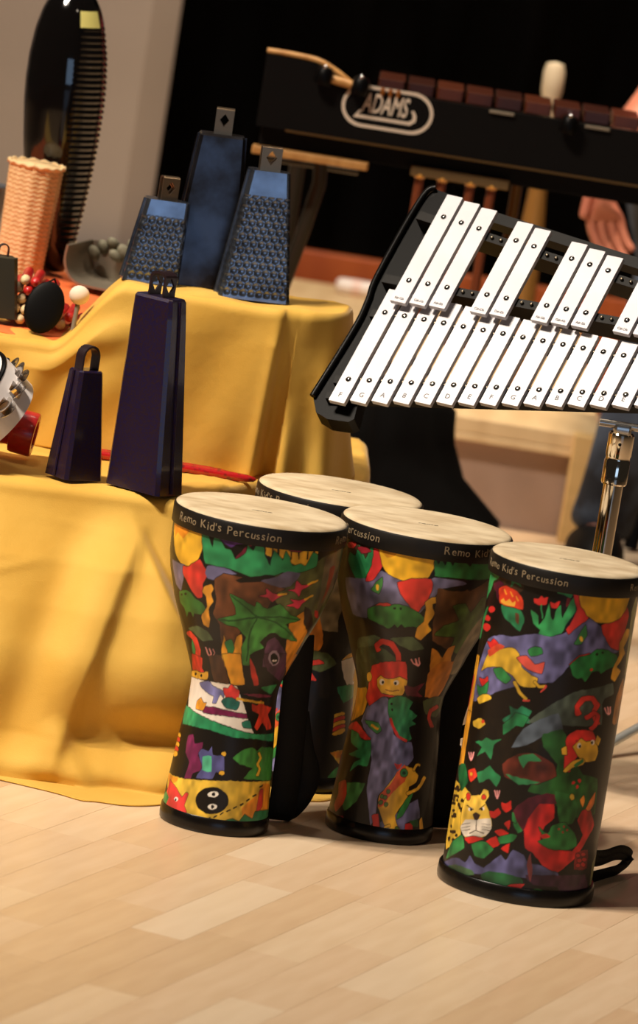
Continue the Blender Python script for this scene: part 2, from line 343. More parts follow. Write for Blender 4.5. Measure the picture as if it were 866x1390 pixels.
# ------------------------------------------------------------------ printed drums
ART = """1 88 92 54 0 2 12 603 38 620 67 629 109 664 179 676 179 653 176 600 173 526 171 464 109 435 62 525 30 571
1 120 110 80 0 2 110 658 153 675 179 652 155 573 131 522 112 593
1 150 70 40 0 1 124 633 139 636 139 589 132 547
1 228 174 52 1 1 1 688 31 687 86 684 91 670 84 644 66 638 50 648 38 655 17 657
1 16 12 10 0 1 8 685 12 667 12 647 15 647 14 668 11 686
1 16 12 10 0 1 19 685 23 669 23 650 26 650 25 670 21 687
1 16 12 10 0 1 27 686 30 671 31 651 33 651 33 672 29 687
1 16 12 10 0 1 45 686 48 674 49 654 51 654 50 674 47 687
1 16 12 10 0 1 56 685 59 675 60 655 62 655 62 675 58 687
1 16 12 10 0 1 69 684 73 676 73 656 76 656 75 676 72 686
1 16 12 10 0 1 80 683 83 676 84 656 87 656 86 676 82 685
1 140 30 60 1 1 41 683 53 686 71 683 62 672 47 673
1 240 184 54 1 1 -154 678 -111 685 -84 691 -75 667 -75 638 -80 613 -97 596 -116 595 -132 610 -147 640
1 226 140 36 0 1 -154 670 -113 680 -102 671 -115 650 -133 659 -140 643
1 112 104 132 0 1 -147 591 -120 592 -103 594 -109 561 -120 530 -138 540
1 212 56 48 1 1 -109 590 -95 595 -76 618 -66 601 -60 592 -68 565 -70 535 -80 528 -96 549 -109 573
1 108 106 146 0 1 -62 608 -42 616 -19 606 -26 601 -39 582 -59 580 -66 590
1 84 48 114 1 1 -56 689 -34 688 -8 690 -15 676 -25 671 -31 661 -43 668 -49 676
1 110 30 50 0 1 -24 639 -14 666 -1 687 -7 665 -18 635
1 50 142 88 1 1 -78 678 -70 685 -58 651 -57 680 -46 669 -40 657 -31 655 -24 637 -19 641 -11 655 -10 673 -2 663 1 682 8 686 14 656 23 635 26 670 39 649 42 673 54 640 65 646 74 641 83 671 92 665 93 641 68 626 41 624 25 609 -2 605 -20 612 -38 615 -65 613 -72 634
1 110 66 40 1 2 -50 581 -37 600 -19 600 13 597 50 586 37 572 31 534 7 517 -5 464 -7 438 -36 437 -39 480 -50 501 -46 538
1 16 12 10 0 0 -20 591 -8 601 21 614 33 614 26 601 6 593 -14 587
1 102 96 126 0 1 14 598 32 610 48 627 68 623 57 593 42 588
1 56 118 50 1 1 -127 526 -106 536 -94 535 -86 526 -71 520 -64 507 -72 493 -89 490 -94 480 -98 490 -106 487 -114 473 -116 493 -129 503
1 16 12 10 0 0 -103 529 -104 527 -106 525 -108 524 -110 525 -111 526 -110 528 -108 530 -106 531 -104 530
1 16 12 10 0 0 -116 523 -117 521 -118 520 -121 519 -122 519 -123 521 -122 523 -120 525 -118 525 -116 525
1 236 166 52 1 1 -65 560 -54 569 -50 560 -54 547 -51 530 -59 509 -57 486 -61 466 -71 469 -74 486 -61 515 -63 538 -70 547
1 222 160 50 1 1 -31 457 -26 428 -14 412 -8 457 0 465 8 388 -29 381 -35 419
1 48 132 76 1 1 -29 439 -17 449 -10 432 -16 402
1 214 142 42 1 1 73 507 98 535 115 505 129 497 140 444 136 390 94 436
1 40 24 18 0 1 92 545 108 537 143 489 163 455 107 500
1 84 50 80 1 2 47 454 58 468 84 442 133 390 55 393
1 62 134 62 1 2 -25 557 -8 550 12 536 14 549 31 534 48 549 70 526 94 513 68 501 93 475 113 457 73 468 55 480 43 473 33 452 44 441 20 419 31 396 12 393 3 434 7 460 -10 482 -27 483 -43 491 -24 503 -13 512 -18 535
1 30 84 40 0 1 19 515 -6 539 -22 555 -23 552 -7 536 18 512
1 30 84 40 0 1 19 511 48 504 107 460 108 462 49 507 19 515
1 30 84 40 0 1 18 514 11 468 16 405 19 405 14 468 20 513
1 30 84 40 0 1 18 515 -16 498 -41 492 -41 488 -15 494 19 511
1 30 84 40 0 1 19 511 55 517 92 510 92 514 54 520 18 515
1 206 54 84 1 1 16 562 26 570 23 583 33 573 48 571 57 576 42 564 36 552 29 562
1 206 54 84 1 1 54 583 65 587 64 607 74 597 89 600 100 607 82 591 76 585 75 569 66 581
1 206 54 84 1 1 59 547 70 554 62 563 75 560 88 564 101 572 86 554 81 540 70 545
1 228 174 52 0 1 42 568 54 572 53 576 41 572
1 228 174 52 0 1 85 597 102 605 100 609 83 601
1 228 174 52 0 1 88 560 102 570 100 574 85 564
1 212 56 48 0 1 121 533 133 529 153 508 130 516
1 82 102 72 1 1 -119 446 -84 462 -62 454 -53 439 -76 429 -89 434 -102 442
1 48 132 76 0 1 -110 422 -96 409 -102 371 -128 365
1 212 60 50 1 1 -132 430 -108 423 -102 401 -121 362 -99 366 -86 406 -94 432 -114 442
1 226 150 150 0 1 -73 415 -69 402 -62 396 -59 398 -66 405 -70 417
1 226 150 150 0 1 -64 415 -60 405 -62 397 -59 397 -57 407 -61 417
1 226 150 150 0 1 -55 416 -51 408 -61 398 -59 396 -49 408 -53 418
1 222 160 50 1 1 -33 410 3 418 13 378 26 346 -7 340 -21 372
1 72 46 30 0 1 -65 398 -35 406 -22 365 -14 342 -55 340
1 190 52 42 1 1 22 413 37 391 62 349 52 344 33 374
1 78 44 68 1 2 48 424 102 425 133 380 159 343 71 383
1 150 130 150 0 0 88 416 91 404 87 397 78 397 68 404 61 415 60 426 64 434 72 434 81 427
1 16 12 10 0 0 84 415 87 406 84 400 78 400 71 406 66 414 64 423 67 428 72 428 79 423
1 220 210 205 0 0 77 409 78 408 77 407 75 407 74 408 72 409 72 411 73 412 75 412 76 411
1 220 210 205 0 0 83 409 83 408 82 407 80 407 79 408 77 409 77 411 78 412 80 412 81 411
1 206 132 34 0 1 102 425 154 418 154 389 172 358 123 394
1 212 56 48 1 1 -125 386 -102 389 -85 387 -90 362 -74 348 -105 332 -144 338
1 232 178 60 1 1 -158 340 -113 352 -97 349 -72 359 -75 340 -124 331 -176 323
1 16 12 10 0 0 -117 343 -119 340 -123 338 -127 337 -130 338 -130 340 -128 342 -124 345 -120 345 -117 345
1 16 12 10 0 0 -92 345 -93 343 -95 341 -98 340 -100 341 -100 343 -99 345 -97 347 -94 348 -92 347
1 228 218 206 1 0 -176 324 -94 334 -27 340 6 339 35 295 65 262 71 235 -10 249 -142 263
1 116 116 166 1 1 -103 326 -71 337 -54 328 -24 322 -22 308 -33 315 -40 292 -50 291 -49 306 -63 309 -91 317
1 216 60 58 1 1 -28 329 -15 330 -7 341 4 334 16 328 15 309 1 311 -15 307
1 40 104 92 1 1 -27 299 -18 308 -2 311 21 302 16 286 -11 286
1 112 30 70 1 1 -84 276 -37 282 4 280 75 275 74 269 -1 269 -71 265
1 234 160 50 1 1 -100 267 -102 283 -88 294 -77 285 -68 287 -76 268
1 230 170 50 1 1 -180 254 -127 256 -114 247 -94 246 -109 241 -131 245
1 16 12 10 0 0 14 340 125 347 161 232 71 235 35 295
1 216 62 42 1 1 55 302 71 299 81 311 97 299 131 291 115 277 140 245 115 242 96 260 79 243 70 250 81 278 58 287
1 48 132 76 1 1 72 341 95 345 131 346 116 324 88 332
1 120 40 70 0 1 26 323 73 326 126 318 75 317
1 228 174 52 0 1 11 308 47 306 91 302 91 307 47 311 12 314
1 42 110 90 1 1 34 259 54 264 63 247 39 249
1 46 142 92 1 1 -180 259 -131 262 -52 253 10 243 69 234 170 230 158 212 74 224 19 224 -47 231 -150 220
1 16 12 10 0 0 -150 220 -47 231 19 224 158 212 166 189 10 125 -162 96 -151 152
1 116 34 80 1 1 -105 203 -88 210 -77 192 -55 200 -53 183 -62 169 -46 155 -45 138 -65 127 -67 114 -86 110 -81 147 -100 165
1 86 86 142 1 1 -61 175 -53 186 -36 183 -31 196 -25 178 2 179 9 142 -10 142 -16 125 -55 119 -44 144
1 90 190 150 0 1 -48 169 -28 174 -21 140 -42 139
1 228 174 52 1 0 7 185 6 182 4 180 0 180 -3 181 -5 183 -4 186 -1 188 2 189 5 188
1 228 174 52 1 0 10 142 9 139 6 137 2 137 -2 138 -4 140 -3 143 0 145 5 146 8 145
1 62 136 60 1 1 23 179 49 199 69 204 85 197 102 205 165 193 182 129 162 121 94 131 56 134 69 152 77 158 41 166
1 226 186 56 1 1 87 192 95 181 87 167 96 155 89 142 97 139 104 154 95 166 103 180 94 193
1 228 174 52 1 0 -142 195 -142 191 -149 187 -166 183 -180 183 -180 186 -180 190 -180 193 -165 196 -149 198
1 212 56 48 1 0 -139 185 -140 181 -146 177 -160 174 -180 172 -180 176 -180 179 -180 182 -159 187 -145 188
1 228 174 52 1 0 -137 175 -137 171 -144 167 -156 164 -180 161 -180 165 -180 169 -180 171 -155 177 -143 177
1 212 56 48 1 0 -135 165 -136 161 -141 157 -153 154 -180 151 -180 154 -180 158 -173 162 -152 167 -141 167
1 228 174 52 1 0 -134 154 -134 150 -140 147 -150 144 -167 142 -180 143 -180 147 -165 153 -149 157 -139 157
1 218 180 64 1 1 -180 99 -98 107 28 127 162 121 168 29 120 27 -8 22 -104 40
1 222 142 42 0 1 60 68 99 97 116 121 160 112 160 42 70 43
1 222 142 42 0 1 -180 99 -107 104 -118 90 -157 85
1 16 12 10 0 1 116 119 103 115 107 112 120 116
1 16 12 10 0 1 95 99 85 94 88 91 98 96
1 16 12 10 0 1 77 89 68 84 71 81 80 86
1 16 12 10 0 1 61 80 53 74 56 71 64 77
1 16 12 10 0 1 47 71 39 66 41 63 49 69
1 16 12 10 0 1 33 63 25 57 28 55 35 61
1 16 12 10 0 1 19 55 12 49 14 47 21 53
1 16 12 10 0 1 6 47 -1 41 1 39 8 45
1 16 12 10 0 1 -7 40 -14 33 -12 31 -5 37
1 212 56 48 1 1 107 105 119 107 123 68 101 55
1 40 114 72 1 1 16 26 29 37 42 42 58 37 69 53 91 42 97 58 125 58 174 51 181 11 73 21
1 16 12 10 0 0 27 82 27 72 23 63 16 56 6 50 -4 47 -16 46 -26 48 -35 53 -42 60 -46 69 -46 78 -42 88 -35 96 -25 103 -14 107 -2 107 8 104 18 99 24 91
1 235 230 220 0 0 3 93 1 89 -4 85 -12 84 -18 85 -21 89 -19 93 -14 97 -7 98 0 97
1 235 230 220 0 0 4 65 3 61 -2 58 -9 57 -14 58 -17 61 -15 65 -10 68 -4 69 2 68
1 16 12 10 0 0 -4 92 -4 89 -6 87 -9 87 -11 88 -12 91 -12 93 -10 95 -7 96 -5 95
1 16 12 10 0 0 -1 64 -2 62 -4 60 -6 59 -8 61 -9 63 -9 65 -7 67 -5 67 -3 66
1 222 62 60 1 1 -141 91 -104 82 -82 67 -73 81 -66 79 -69 62 -70 50 -57 30 -81 16 -128 23 -148 46 -146 70
1 235 230 220 0 0 -91 60 -92 57 -94 54 -98 53 -102 54 -105 56 -104 59 -101 62 -97 63 -93 62
1 235 230 220 0 0 -84 31 -85 28 -87 26 -91 25 -95 25 -96 28 -96 31 -93 33 -89 34 -86 33
1 16 12 10 0 0 -96 57 -96 55 -97 54 -99 53 -101 54 -102 55 -102 57 -101 58 -99 59 -97 58
1 16 12 10 0 0 -87 29 -88 27 -89 26 -91 25 -93 26 -94 27 -93 28 -92 29 -90 30 -88 30
1 48 132 76 0 1 -154 62 -128 54 -141 24 -178 20 -179 41
2 62 44 30 0 2 -129 663 -68 684 -64 609 -111 586 -126 626
2 212 56 48 1 1 -129 662 -117 671 -106 673 -111 658 -124 656
2 42 122 72 1 1 -118 648 -105 644 -99 672 -83 643 -77 681 -67 679 -69 648 -74 620 -80 602 -96 591 -108 607 -121 628
2 140 34 44 1 1 -103 664 -86 671 -76 665 -92 653
2 98 94 122 0 3 -124 586 -79 601 -55 628 -28 617 -4 614 18 635 50 635 66 627 27 610 23 590 16 572 6 548 -27 549 -62 548 -79 509 -111 507 -124 556
2 206 52 50 1 1 -72 684 -66 680 -61 661 -55 638 -67 603 -79 595 -72 637 -71 658
2 228 172 42 1 1 -67 685 -38 683 11 688 15 655 9 632 -4 619 -25 617 -45 625 -56 643 -62 666
2 196 130 30 0 1 -60 680 -47 681 -37 679 -40 667 -50 660 -57 668
2 206 56 46 1 1 -30 610 -22 616 -11 625 13 631 18 610 14 582 4 551 -8 559 -24 586
2 64 120 60 1 1 -70 580 -53 615 -52 593 -57 574
2 228 174 52 0 0 -57 589 -57 584 -58 581 -60 581 -61 583 -62 587 -62 591 -61 594 -59 595 -57 593
2 186 50 40 1 1 -69 539 -55 552 -42 558 -33 552 -61 538
2 52 112 48 1 2 -76 531 -62 544 -40 549 -31 559 -14 559 6 548 18 534 13 516 -7 512 -12 508 -18 515 -24 504 -29 511 -38 497 -46 501 -62 506 -75 511
2 16 12 10 0 0 -29 549 -29 547 -30 546 -31 546 -32 546 -33 548 -33 550 -32 551 -30 552 -29 551
2 16 12 10 0 0 -20 551 -20 549 -21 548 -22 547 -23 548 -24 550 -24 552 -23 553 -22 554 -20 553
2 30 20 14 0 1 -128 488 -75 509 -50 495 7 510 6 487 -121 449
2 222 162 46 1 1 11 576 20 588 27 590 33 581 22 573 28 550 22 525 29 510 16 484 6 490 7 513 15 529 15 556
2 92 60 36 0 2 24 612 40 608 66 611 86 633 110 635 113 589 114 545 76 503 72 466 36 486 30 521 28 553
2 46 118 62 1 2 14 680 20 666 23 678 29 665 32 681 40 665 44 681 58 677 66 668 72 683 80 673 92 679 105 682 111 640 63 638 36 640 18 639
2 16 12 10 0 0 65 620 86 635 106 637 74 611
2 72 98 42 1 2 52 573 72 581 86 558 100 595 112 592 126 544 107 502 99 454 76 468 74 497 37 499 47 523 70 540
2 116 106 84 0 2 101 502 118 545 141 497 139 430 145 400 101 405
2 76 92 66 1 2 -106 454 -63 474 -50 468 -60 448 -102 419 -116 431
2 76 96 66 1 2 -35 474 -15 484 3 488 26 464 7 454 -14 461
2 60 72 50 0 3 -117 426 -55 450 -24 431 -21 397 -146 366
2 202 52 42 1 1 -52 442 -56 447 -48 457 -35 456 -23 438 -21 417 -24 395 -13 394 -10 418 -14 444 -29 468 -49 470 -67 449 -62 433
2 226 150 150 0 1 6 432 13 423 23 418 24 421 14 425 8 434
2 226 150 150 0 1 13 436 18 424 23 418 25 420 21 426 15 437
2 226 150 150 0 1 20 439 24 426 22 420 25 418 27 426 22 440
2 202 132 42 1 1 40 466 56 456 67 443 71 469 83 476 88 446 101 405 53 405
2 190 116 38 0 1 49 401 66 433 101 433 119 366 110 343 64 344
2 76 86 52 1 1 62 333 93 342 138 341 169 316 125 293 79 302
2 192 52 42 1 1 119 272 99 292 102 307 133 314 118 323 89 313 86 292 104 270
2 218 162 42 1 1 -180 325 -105 340 -94 310 -104 276 -157 248 -184 258 -182 292
2 112 112 152 0 3 -90 301 -49 330 -28 324 -3 251 21 239 46 236 57 201 42 180 1 130 -16 107 -13 66 -21 38 -34 82 -45 121 -46 182 -64 229 -103 262
2 98 98 136 0 3 49 89 82 107 94 64 59 53 55 26 8 21 -1 48 26 67
2 202 52 46 1 1 -76 396 -44 415 -3 425 4 401 11 363 -2 338 -49 329 -85 301 -104 318 -90 358
2 50 60 40 0 2 -121 392 -80 402 -92 357 -104 339 -171 326
2 228 178 58 1 1 -65 368 -53 379 -42 374 -23 378 -9 385 8 379 8 361 3 341 -50 337 -63 349
2 228 178 58 1 0 -80 370 -82 363 -87 358 -93 356 -97 359 -97 366 -94 373 -89 378 -84 379 -81 376
2 228 218 206 0 0 -44 366 -46 361 -49 357 -54 356 -57 358 -59 362 -57 367 -53 371 -49 372 -46 370
2 228 218 206 0 0 -10 370 -11 366 -14 364 -17 363 -21 365 -22 368 -22 372 -19 375 -15 376 -12 374
2 16 12 10 0 0 -45 364 -46 362 -47 360 -49 359 -51 360 -52 363 -51 365 -50 367 -47 368 -46 367
2 16 12 10 0 0 -15 368 -15 366 -17 364 -19 364 -20 365 -21 367 -21 370 -19 371 -18 372 -16 371
2 120 40 30 0 1 -41 346 -23 346 -7 352 -8 354 -23 348 -41 348
2 202 52 50 1 1 -184 228 -121 256 -59 229 -76 223 -139 231
2 92 28 42 0 1 4 367 26 365 50 380 40 355 57 344 14 343
2 48 128 78 1 2 -31 326 -8 338 15 338 34 328 27 312 53 298 39 285 53 279 34 270 45 245 28 236 2 251 -14 274 -28 302
2 206 54 44 0 1 -21 283 -9 264 8 244 32 236 34 242 12 249 -3 267 -15 286
2 16 12 10 0 0 -18 318 -18 316 -19 315 -21 314 -23 315 -24 317 -23 319 -22 320 -20 320 -19 320
2 16 12 10 0 0 -14 305 -14 303 -15 301 -17 301 -18 302 -19 304 -19 305 -18 307 -16 307 -14 306
2 70 140 80 1 1 -91 266 -49 268 -35 253 -46 244 -72 255
2 228 174 52 0 1 -67 257 -46 252 -44 257 -65 262
2 46 132 78 1 2 -139 232 -103 231 -83 220 -59 225 -51 196 -54 167 -80 164 -101 142 -95 164 -76 180 -121 178 -89 198 -124 206
2 62 114 58 1 2 -106 115 -51 127 -63 85 -90 53 -101 65 -94 93
2 188 62 40 1 1 -137 107 -108 121 -96 92 -101 65 -119 43 -135 55 -127 84
2 186 44 38 0 1 -89 34 -68 21 -83 19
2 196 50 40 0 0 -37 27 -38 24 -40 21 -43 20 -46 22 -47 25 -47 29 -45 32 -42 32 -39 31
2 120 30 40 0 2 -125 32 -93 41 -82 21 -115 19
2 222 172 52 1 1 21 168 36 182 60 176 76 161 72 146 54 135 53 110 39 88 29 67 39 43 54 24 33 20 16 29 2 58 -11 82 -13 107 1 130 13 152
2 216 92 50 0 1 20 168 36 185 45 166 38 129 14 115 -1 86 -11 82 -11 112 10 139
2 222 172 52 0 1 27 133 46 150 54 135 32 93 14 81 6 100
2 222 172 52 1 1 52 116 82 129 103 155 93 159 76 134 48 122
2 222 172 52 1 1 63 172 70 184 78 183 78 188 65 188 57 175
2 222 172 52 1 1 8 21 15 37 23 41 20 46 10 41 3 23
2 54 120 70 1 0 46 167 45 161 40 157 35 157 30 160 27 165 28 171 32 175 38 175 43 172
2 30 60 40 0 0 41 166 40 164 38 162 36 162 33 163 32 166 32 168 34 170 37 170 39 169
2 80 110 50 1 0 11 121 10 118 8 116 5 116 3 117 2 120 2 122 4 124 7 125 9 124
2 80 110 50 1 0 -2 108 -2 105 -4 103 -7 103 -10 104 -11 106 -10 109 -9 111 -6 112 -3 110
2 80 110 50 1 0 10 90 9 88 7 86 5 85 2 87 1 89 1 92 3 94 6 94 9 93
2 80 110 50 1 0 -3 94 -3 91 -5 89 -8 88 -10 89 -12 92 -11 95 -9 97 -6 97 -4 96
2 80 110 50 1 0 6 107 5 104 3 102 1 101 -2 103 -3 105 -3 108 -1 110 2 110 5 109
2 80 110 50 1 0 42 38 42 35 40 33 37 33 34 34 33 37 34 40 36 42 38 42 41 40
2 80 110 50 1 0 49 29 48 26 46 24 43 24 41 26 39 28 40 31 42 33 45 33 47 31
2 204 56 46 0 1 9 186 19 184 29 187 26 178 18 172
2 52 124 62 1 1 34 72 52 109 66 121 59 94 46 68 35 60
2 206 54 50 1 1 -21 59 -8 66 -1 38 -12 27
2 200 44 44 1 1 56 49 75 51 77 22 60 22
2 228 174 52 1 1 95 57 102 64 114 30 102 20
2 40 90 50 0 1 65 57 89 61 93 43 78 44
4 70 48 30 0 2 -124 718 -75 719 -69 689 -87 668 -129 678
4 46 132 74 0 2 -184 702 -124 716 -129 693 -144 683 -152 659 -171 633 -184 662
4 46 122 78 0 1 -103 718 -90 714 -77 724 -82 709 -73 693 -87 698 -94 685 -94 705
4 78 22 42 1 1 -144 676 -121 691 -109 683 -122 665 -135 665
4 40 122 78 1 2 -109 641 -70 644 -59 628 -63 596 -78 606 -95 615 -105 627
4 96 60 40 0 1 -77 634 -69 632 -68 610 -74 618
4 80 24 44 0 1 -129 664 -117 670 -113 644 -123 650
4 218 62 36 1 1 -122 672 -105 685 -80 681 -66 665 -64 645 -83 644 -114 643
4 236 170 60 0 1 -113 649 -106 657 -100 651 -93 660 -86 653 -80 659 -81 646 -108 644
4 245 150 50 0 1 -109 675 -102 666 -99 668 -106 677
4 245 150 50 0 1 -94 675 -88 666 -86 668 -92 677
4 245 150 50 0 1 -82 669 -76 660 -74 662 -80 671
4 206 44 42 1 0 -123 626 -124 621 -129 617 -136 614 -143 615 -147 618 -146 622 -140 627 -132 630 -126 629
4 206 44 42 1 0 -133 602 -134 598 -139 594 -147 592 -155 591 -160 593 -158 598 -151 603 -143 605 -136 605
4 206 44 42 1 0 -128 584 -129 579 -135 573 -144 570 -155 570 -162 573 -160 579 -150 585 -140 588 -132 588
4 46 132 74 0 1 -160 619 -184 577 -184 542 -166 546 -160 583 -149 622
4 202 46 42 1 1 -49 676 -42 677 -38 685 -32 681 -27 685 -28 669 -39 663 -46 666
4 202 46 42 1 1 -23 675 -16 674 -9 681 -10 664 -19 664
4 50 140 80 0 1 -37 665 -32 636 -30 637 -35 665
4 52 142 82 1 2 -51 650 -38 640 -34 620 -28 638 -24 672 -19 645 -14 637 -11 662 -6 673 -1 644 7 681 12 700 17 663 6 631 1 612 -14 601 -32 601 -31 611 -44 622
4 110 30 30 0 1 1 690 7 694 7 679 2 670
4 46 132 80 1 1 -16 705 -11 718 1 720 8 711 8 692 -3 696 -14 697
4 96 26 34 0 1 -61 719 -53 717 -42 727 -49 715 -56 712
4 100 98 142 0 3 -129 558 -96 578 -74 581 -38 600 -14 600 5 612 26 640 42 653 63 635 70 615 114 579 90 575 34 567 23 546 1 501 -33 492 -59 473 -86 453 -113 428 -150 408 -157 459 -142 514
4 206 52 46 1 1 7 725 17 725 22 694 34 666 39 652 23 629 13 611 7 621 15 643 19 669 11 692
4 206 56 46 1 1 63 639 87 650 112 681 124 657 119 618 112 581 90 589 69 619
4 228 172 42 1 1 16 727 52 723 113 718 117 698 111 674 97 654 75 644 54 645 36 658 24 679 18 703
4 206 140 34 0 1 20 721 48 720 64 719 54 703 42 710 32 701 24 709
4 60 132 70 1 1 24 592 36 638 41 613 34 594
4 228 174 52 0 0 36 605 36 601 35 599 33 599 32 601 31 604 31 608 32 610 33 610 35 608
4 186 50 40 1 1 21 544 34 567 52 575 35 557
4 36 118 58 1 2 23 543 35 564 52 572 62 584 79 584 108 569 109 549 86 538 78 530 73 537 61 534 55 520 50 511 44 519 37 516 29 522
4 16 12 10 0 0 66 574 66 573 65 571 63 571 62 572 61 574 62 576 63 577 64 577 66 576
4 16 12 10 0 0 76 578 76 576 75 575 73 575 72 576 71 577 71 579 73 580 74 580 76 579
4 200 60 40 0 0 62 538 61 537 60 535 58 535 56 536 56 538 56 540 57 541 59 541 61 540
4 18 12 10 0 0 1 501 25 521 52 510 105 520 113 508 44 488 0 446 -23 408 -90 393 -107 427 -59 471
4 218 158 42 1 1 124 628 143 620 124 587 133 571 113 544 127 532 113 510 102 519 101 540 113 569 110 599
4 204 46 42 1 1 -132 550 -120 553 -113 563 -99 554 -114 538
4 204 46 42 1 1 -138 465 -123 468 -113 478 -110 463 -124 452
4 44 120 66 1 1 -142 447 -124 448 -109 468 -108 441 -126 427
4 212 168 52 1 1 -121 526 -96 546 -71 558 -58 549 -50 522 -34 507 -23 505 -24 484 -42 479 -53 485 -63 498 -90 508 -115 499 -134 483 -130 503
4 214 78 50 0 1 -124 533 -98 557 -86 555 -98 540 -116 521
4 206 82 70 1 1 -61 538 -46 548 -30 533 -17 542 -18 516 -39 519
4 46 124 66 1 1 -102 498 -85 508 -65 491 -72 476 -90 482
4 46 124 66 1 1 -45 561 -35 571 -24 572 -21 560 -39 549
4 216 170 52 1 1 -61 484 -48 462 -36 451 -33 456 -45 467 -57 488
4 216 170 52 1 1 -28 494 -19 484 -9 487 -10 493 -18 490 -26 499
4 208 70 60 0 1 -40 448 -29 450 -29 454 -40 452
4 208 70 60 0 1 -13 475 -7 491 -10 493 -15 476
4 222 180 56 1 1 -134 421 -117 435 -102 440 -96 433 -122 412
4 32 104 72 1 2 -68 396 -56 414 -60 431 -46 426 -40 438 -23 430 -27 415 -22 404 -60 391
4 66 76 68 0 3 -27 405 0 447 27 477 43 490 82 501 108 508 117 482 96 475 90 461 97 415 11 409
4 206 52 44 1 1 54 438 49 452 56 467 67 469 75 458 71 444 82 414 93 417 81 444 86 459 70 480 50 477 40 455 45 434
4 226 150 150 0 1 96 452 103 440 112 434 114 436 105 442 99 453
4 226 150 150 0 1 103 454 108 440 111 435 115 435 112 440 107 454
4 226 150 150 0 1 111 454 114 440 111 436 115 434 118 439 115 454
4 218 156 44 1 1 -184 501 -184 441 -171 354 -145 362 -151 450 -154 510
4 206 60 44 0 1 -182 457 -184 410 -184 354 -177 356 -166 415 -163 462
4 168 108 48 0 2 128 477 146 514 173 462 153 409 129 414
4 140 140 90 0 2 133 666 145 699 173 649 173 538 152 518 142 585
4 218 150 40 1 1 -176 376 -174 314 -168 243 -143 250 -145 322 -146 384
4 206 56 40 0 1 -184 321 -184 275 -184 218 -180 219 -184 276 -184 321
4 226 184 60 1 1 -133 369 -112 384 -99 374 -112 360 -129 359
4 200 60 40 0 0 -102 379 -102 376 -104 374 -106 373 -108 374 -109 376 -109 379 -107 381 -105 382 -103 381
4 32 104 62 1 2 -66 386 -56 401 -48 418 -27 417 -33 392 -44 391 -51 379 -62 364
4 76 86 98 0 3 -45 342 -32 387 -9 416 16 435 28 401 -1 379 -21 356
4 36 84 38 0 3 -1 384 27 401 44 364 73 304 110 291 120 211 89 202 50 213 22 249 -9 253 -4 272 24 294 28 323 2 357
4 90 38 28 1 3 -55 301 -33 332 -7 339 22 322 29 295 4 273 -26 268 -49 275
4 52 132 82 0 1 -33 325 -11 338 3 324 -17 319 -22 302
4 50 124 78 0 1 -48 281 -20 279 8 277 -25 264
4 42 134 82 1 1 -116 329 -100 337 -93 347 -80 345 -64 354 -75 337 -77 303 -90 316 -106 300 -99 323
4 42 134 82 1 1 -100 264 -87 274 -77 289 -66 279 -55 272 -59 248 -74 261 -91 244
4 214 58 42 1 1 -123 261 -106 272 -98 257 -110 239 -119 249
4 228 174 52 0 0 -110 258 -110 255 -111 253 -113 253 -115 253 -116 255 -116 258 -115 260 -113 260 -111 260
4 226 150 150 0 1 -133 298 -126 288 -120 283 -118 286 -123 290 -129 300
4 226 150 150 0 1 -125 301 -122 290 -121 284 -117 285 -119 291 -121 303
4 226 150 150 0 1 -118 304 -118 292 -121 285 -117 285 -115 293 -114 305
4 226 150 150 0 1 -62 239 -59 227 -55 222 -54 223 -57 229 -60 240
4 226 150 150 0 1 -58 240 -56 229 -56 222 -53 223 -54 229 -56 241
4 226 150 150 0 1 -54 242 -54 230 -55 223 -54 222 -52 230 -52 242
4 206 46 42 1 1 66 425 79 438 82 435 78 415 71 407 78 400 87 410 91 435 76 447 60 433
4 206 46 42 1 1 36 385 44 396 51 402 80 400 93 371 66 354 53 331 51 308 40 310 37 352
4 218 168 52 1 1 55 376 60 383 70 376 89 378 99 353 96 333 74 331 59 345 49 364
4 218 168 52 1 1 91 391 101 381 97 366 90 376
4 218 168 52 1 1 30 357 37 364 41 346 33 345
4 218 168 52 1 1 39 309 52 331 68 339 74 333 70 325 54 317 44 306
4 228 218 206 0 0 63 368 62 364 61 362 58 362 56 364 55 367 55 371 57 373 59 373 61 371
4 16 12 10 0 0 62 366 62 364 61 363 60 363 59 364 58 366 58 368 59 369 61 370 62 368
4 228 218 206 0 0 88 375 88 372 86 370 83 370 81 372 80 376 80 379 82 381 84 381 87 379
4 16 12 10 0 0 85 374 85 372 84 371 83 371 81 372 80 374 80 376 82 378 83 378 85 376
4 180 40 40 0 0 56 377 56 376 55 375 53 374 52 375 51 377 51 379 52 380 54 380 55 379
4 50 120 60 0 1 55 323 69 338 72 332 59 318
4 206 44 42 0 0 63 284 62 282 61 280 59 280 57 281 57 284 57 286 58 287 60 287 62 286
4 206 44 42 0 0 71 275 71 273 69 271 67 271 66 273 65 275 65 277 66 279 68 279 70 277
4 206 44 42 0 0 74 288 73 286 72 284 70 284 68 286 67 288 67 290 69 292 71 292 73 290
4 222 182 62 1 1 -184 216 -128 223 -103 210 -120 164 -116 126 -115 104 -159 66 -184 100 -184 151
4 40 26 14 0 0 -154 181 -154 178 -158 176 -163 174 -171 173 -178 172 -176 175 -168 179 -161 182 -156 182
4 40 26 14 0 0 -139 209 -140 206 -142 204 -147 202 -152 202 -155 203 -154 207 -150 210 -145 211 -141 211
4 40 26 14 0 0 -141 114 -141 111 -144 109 -148 108 -152 107 -154 109 -154 111 -150 114 -146 115 -143 115
4 40 26 14 0 0 -155 189 -155 186 -158 183 -163 181 -170 181 -178 181 -178 184 -170 188 -163 191 -158 191
4 40 26 14 0 0 -122 113 -122 111 -124 108 -127 107 -130 107 -131 109 -131 111 -129 114 -126 115 -123 115
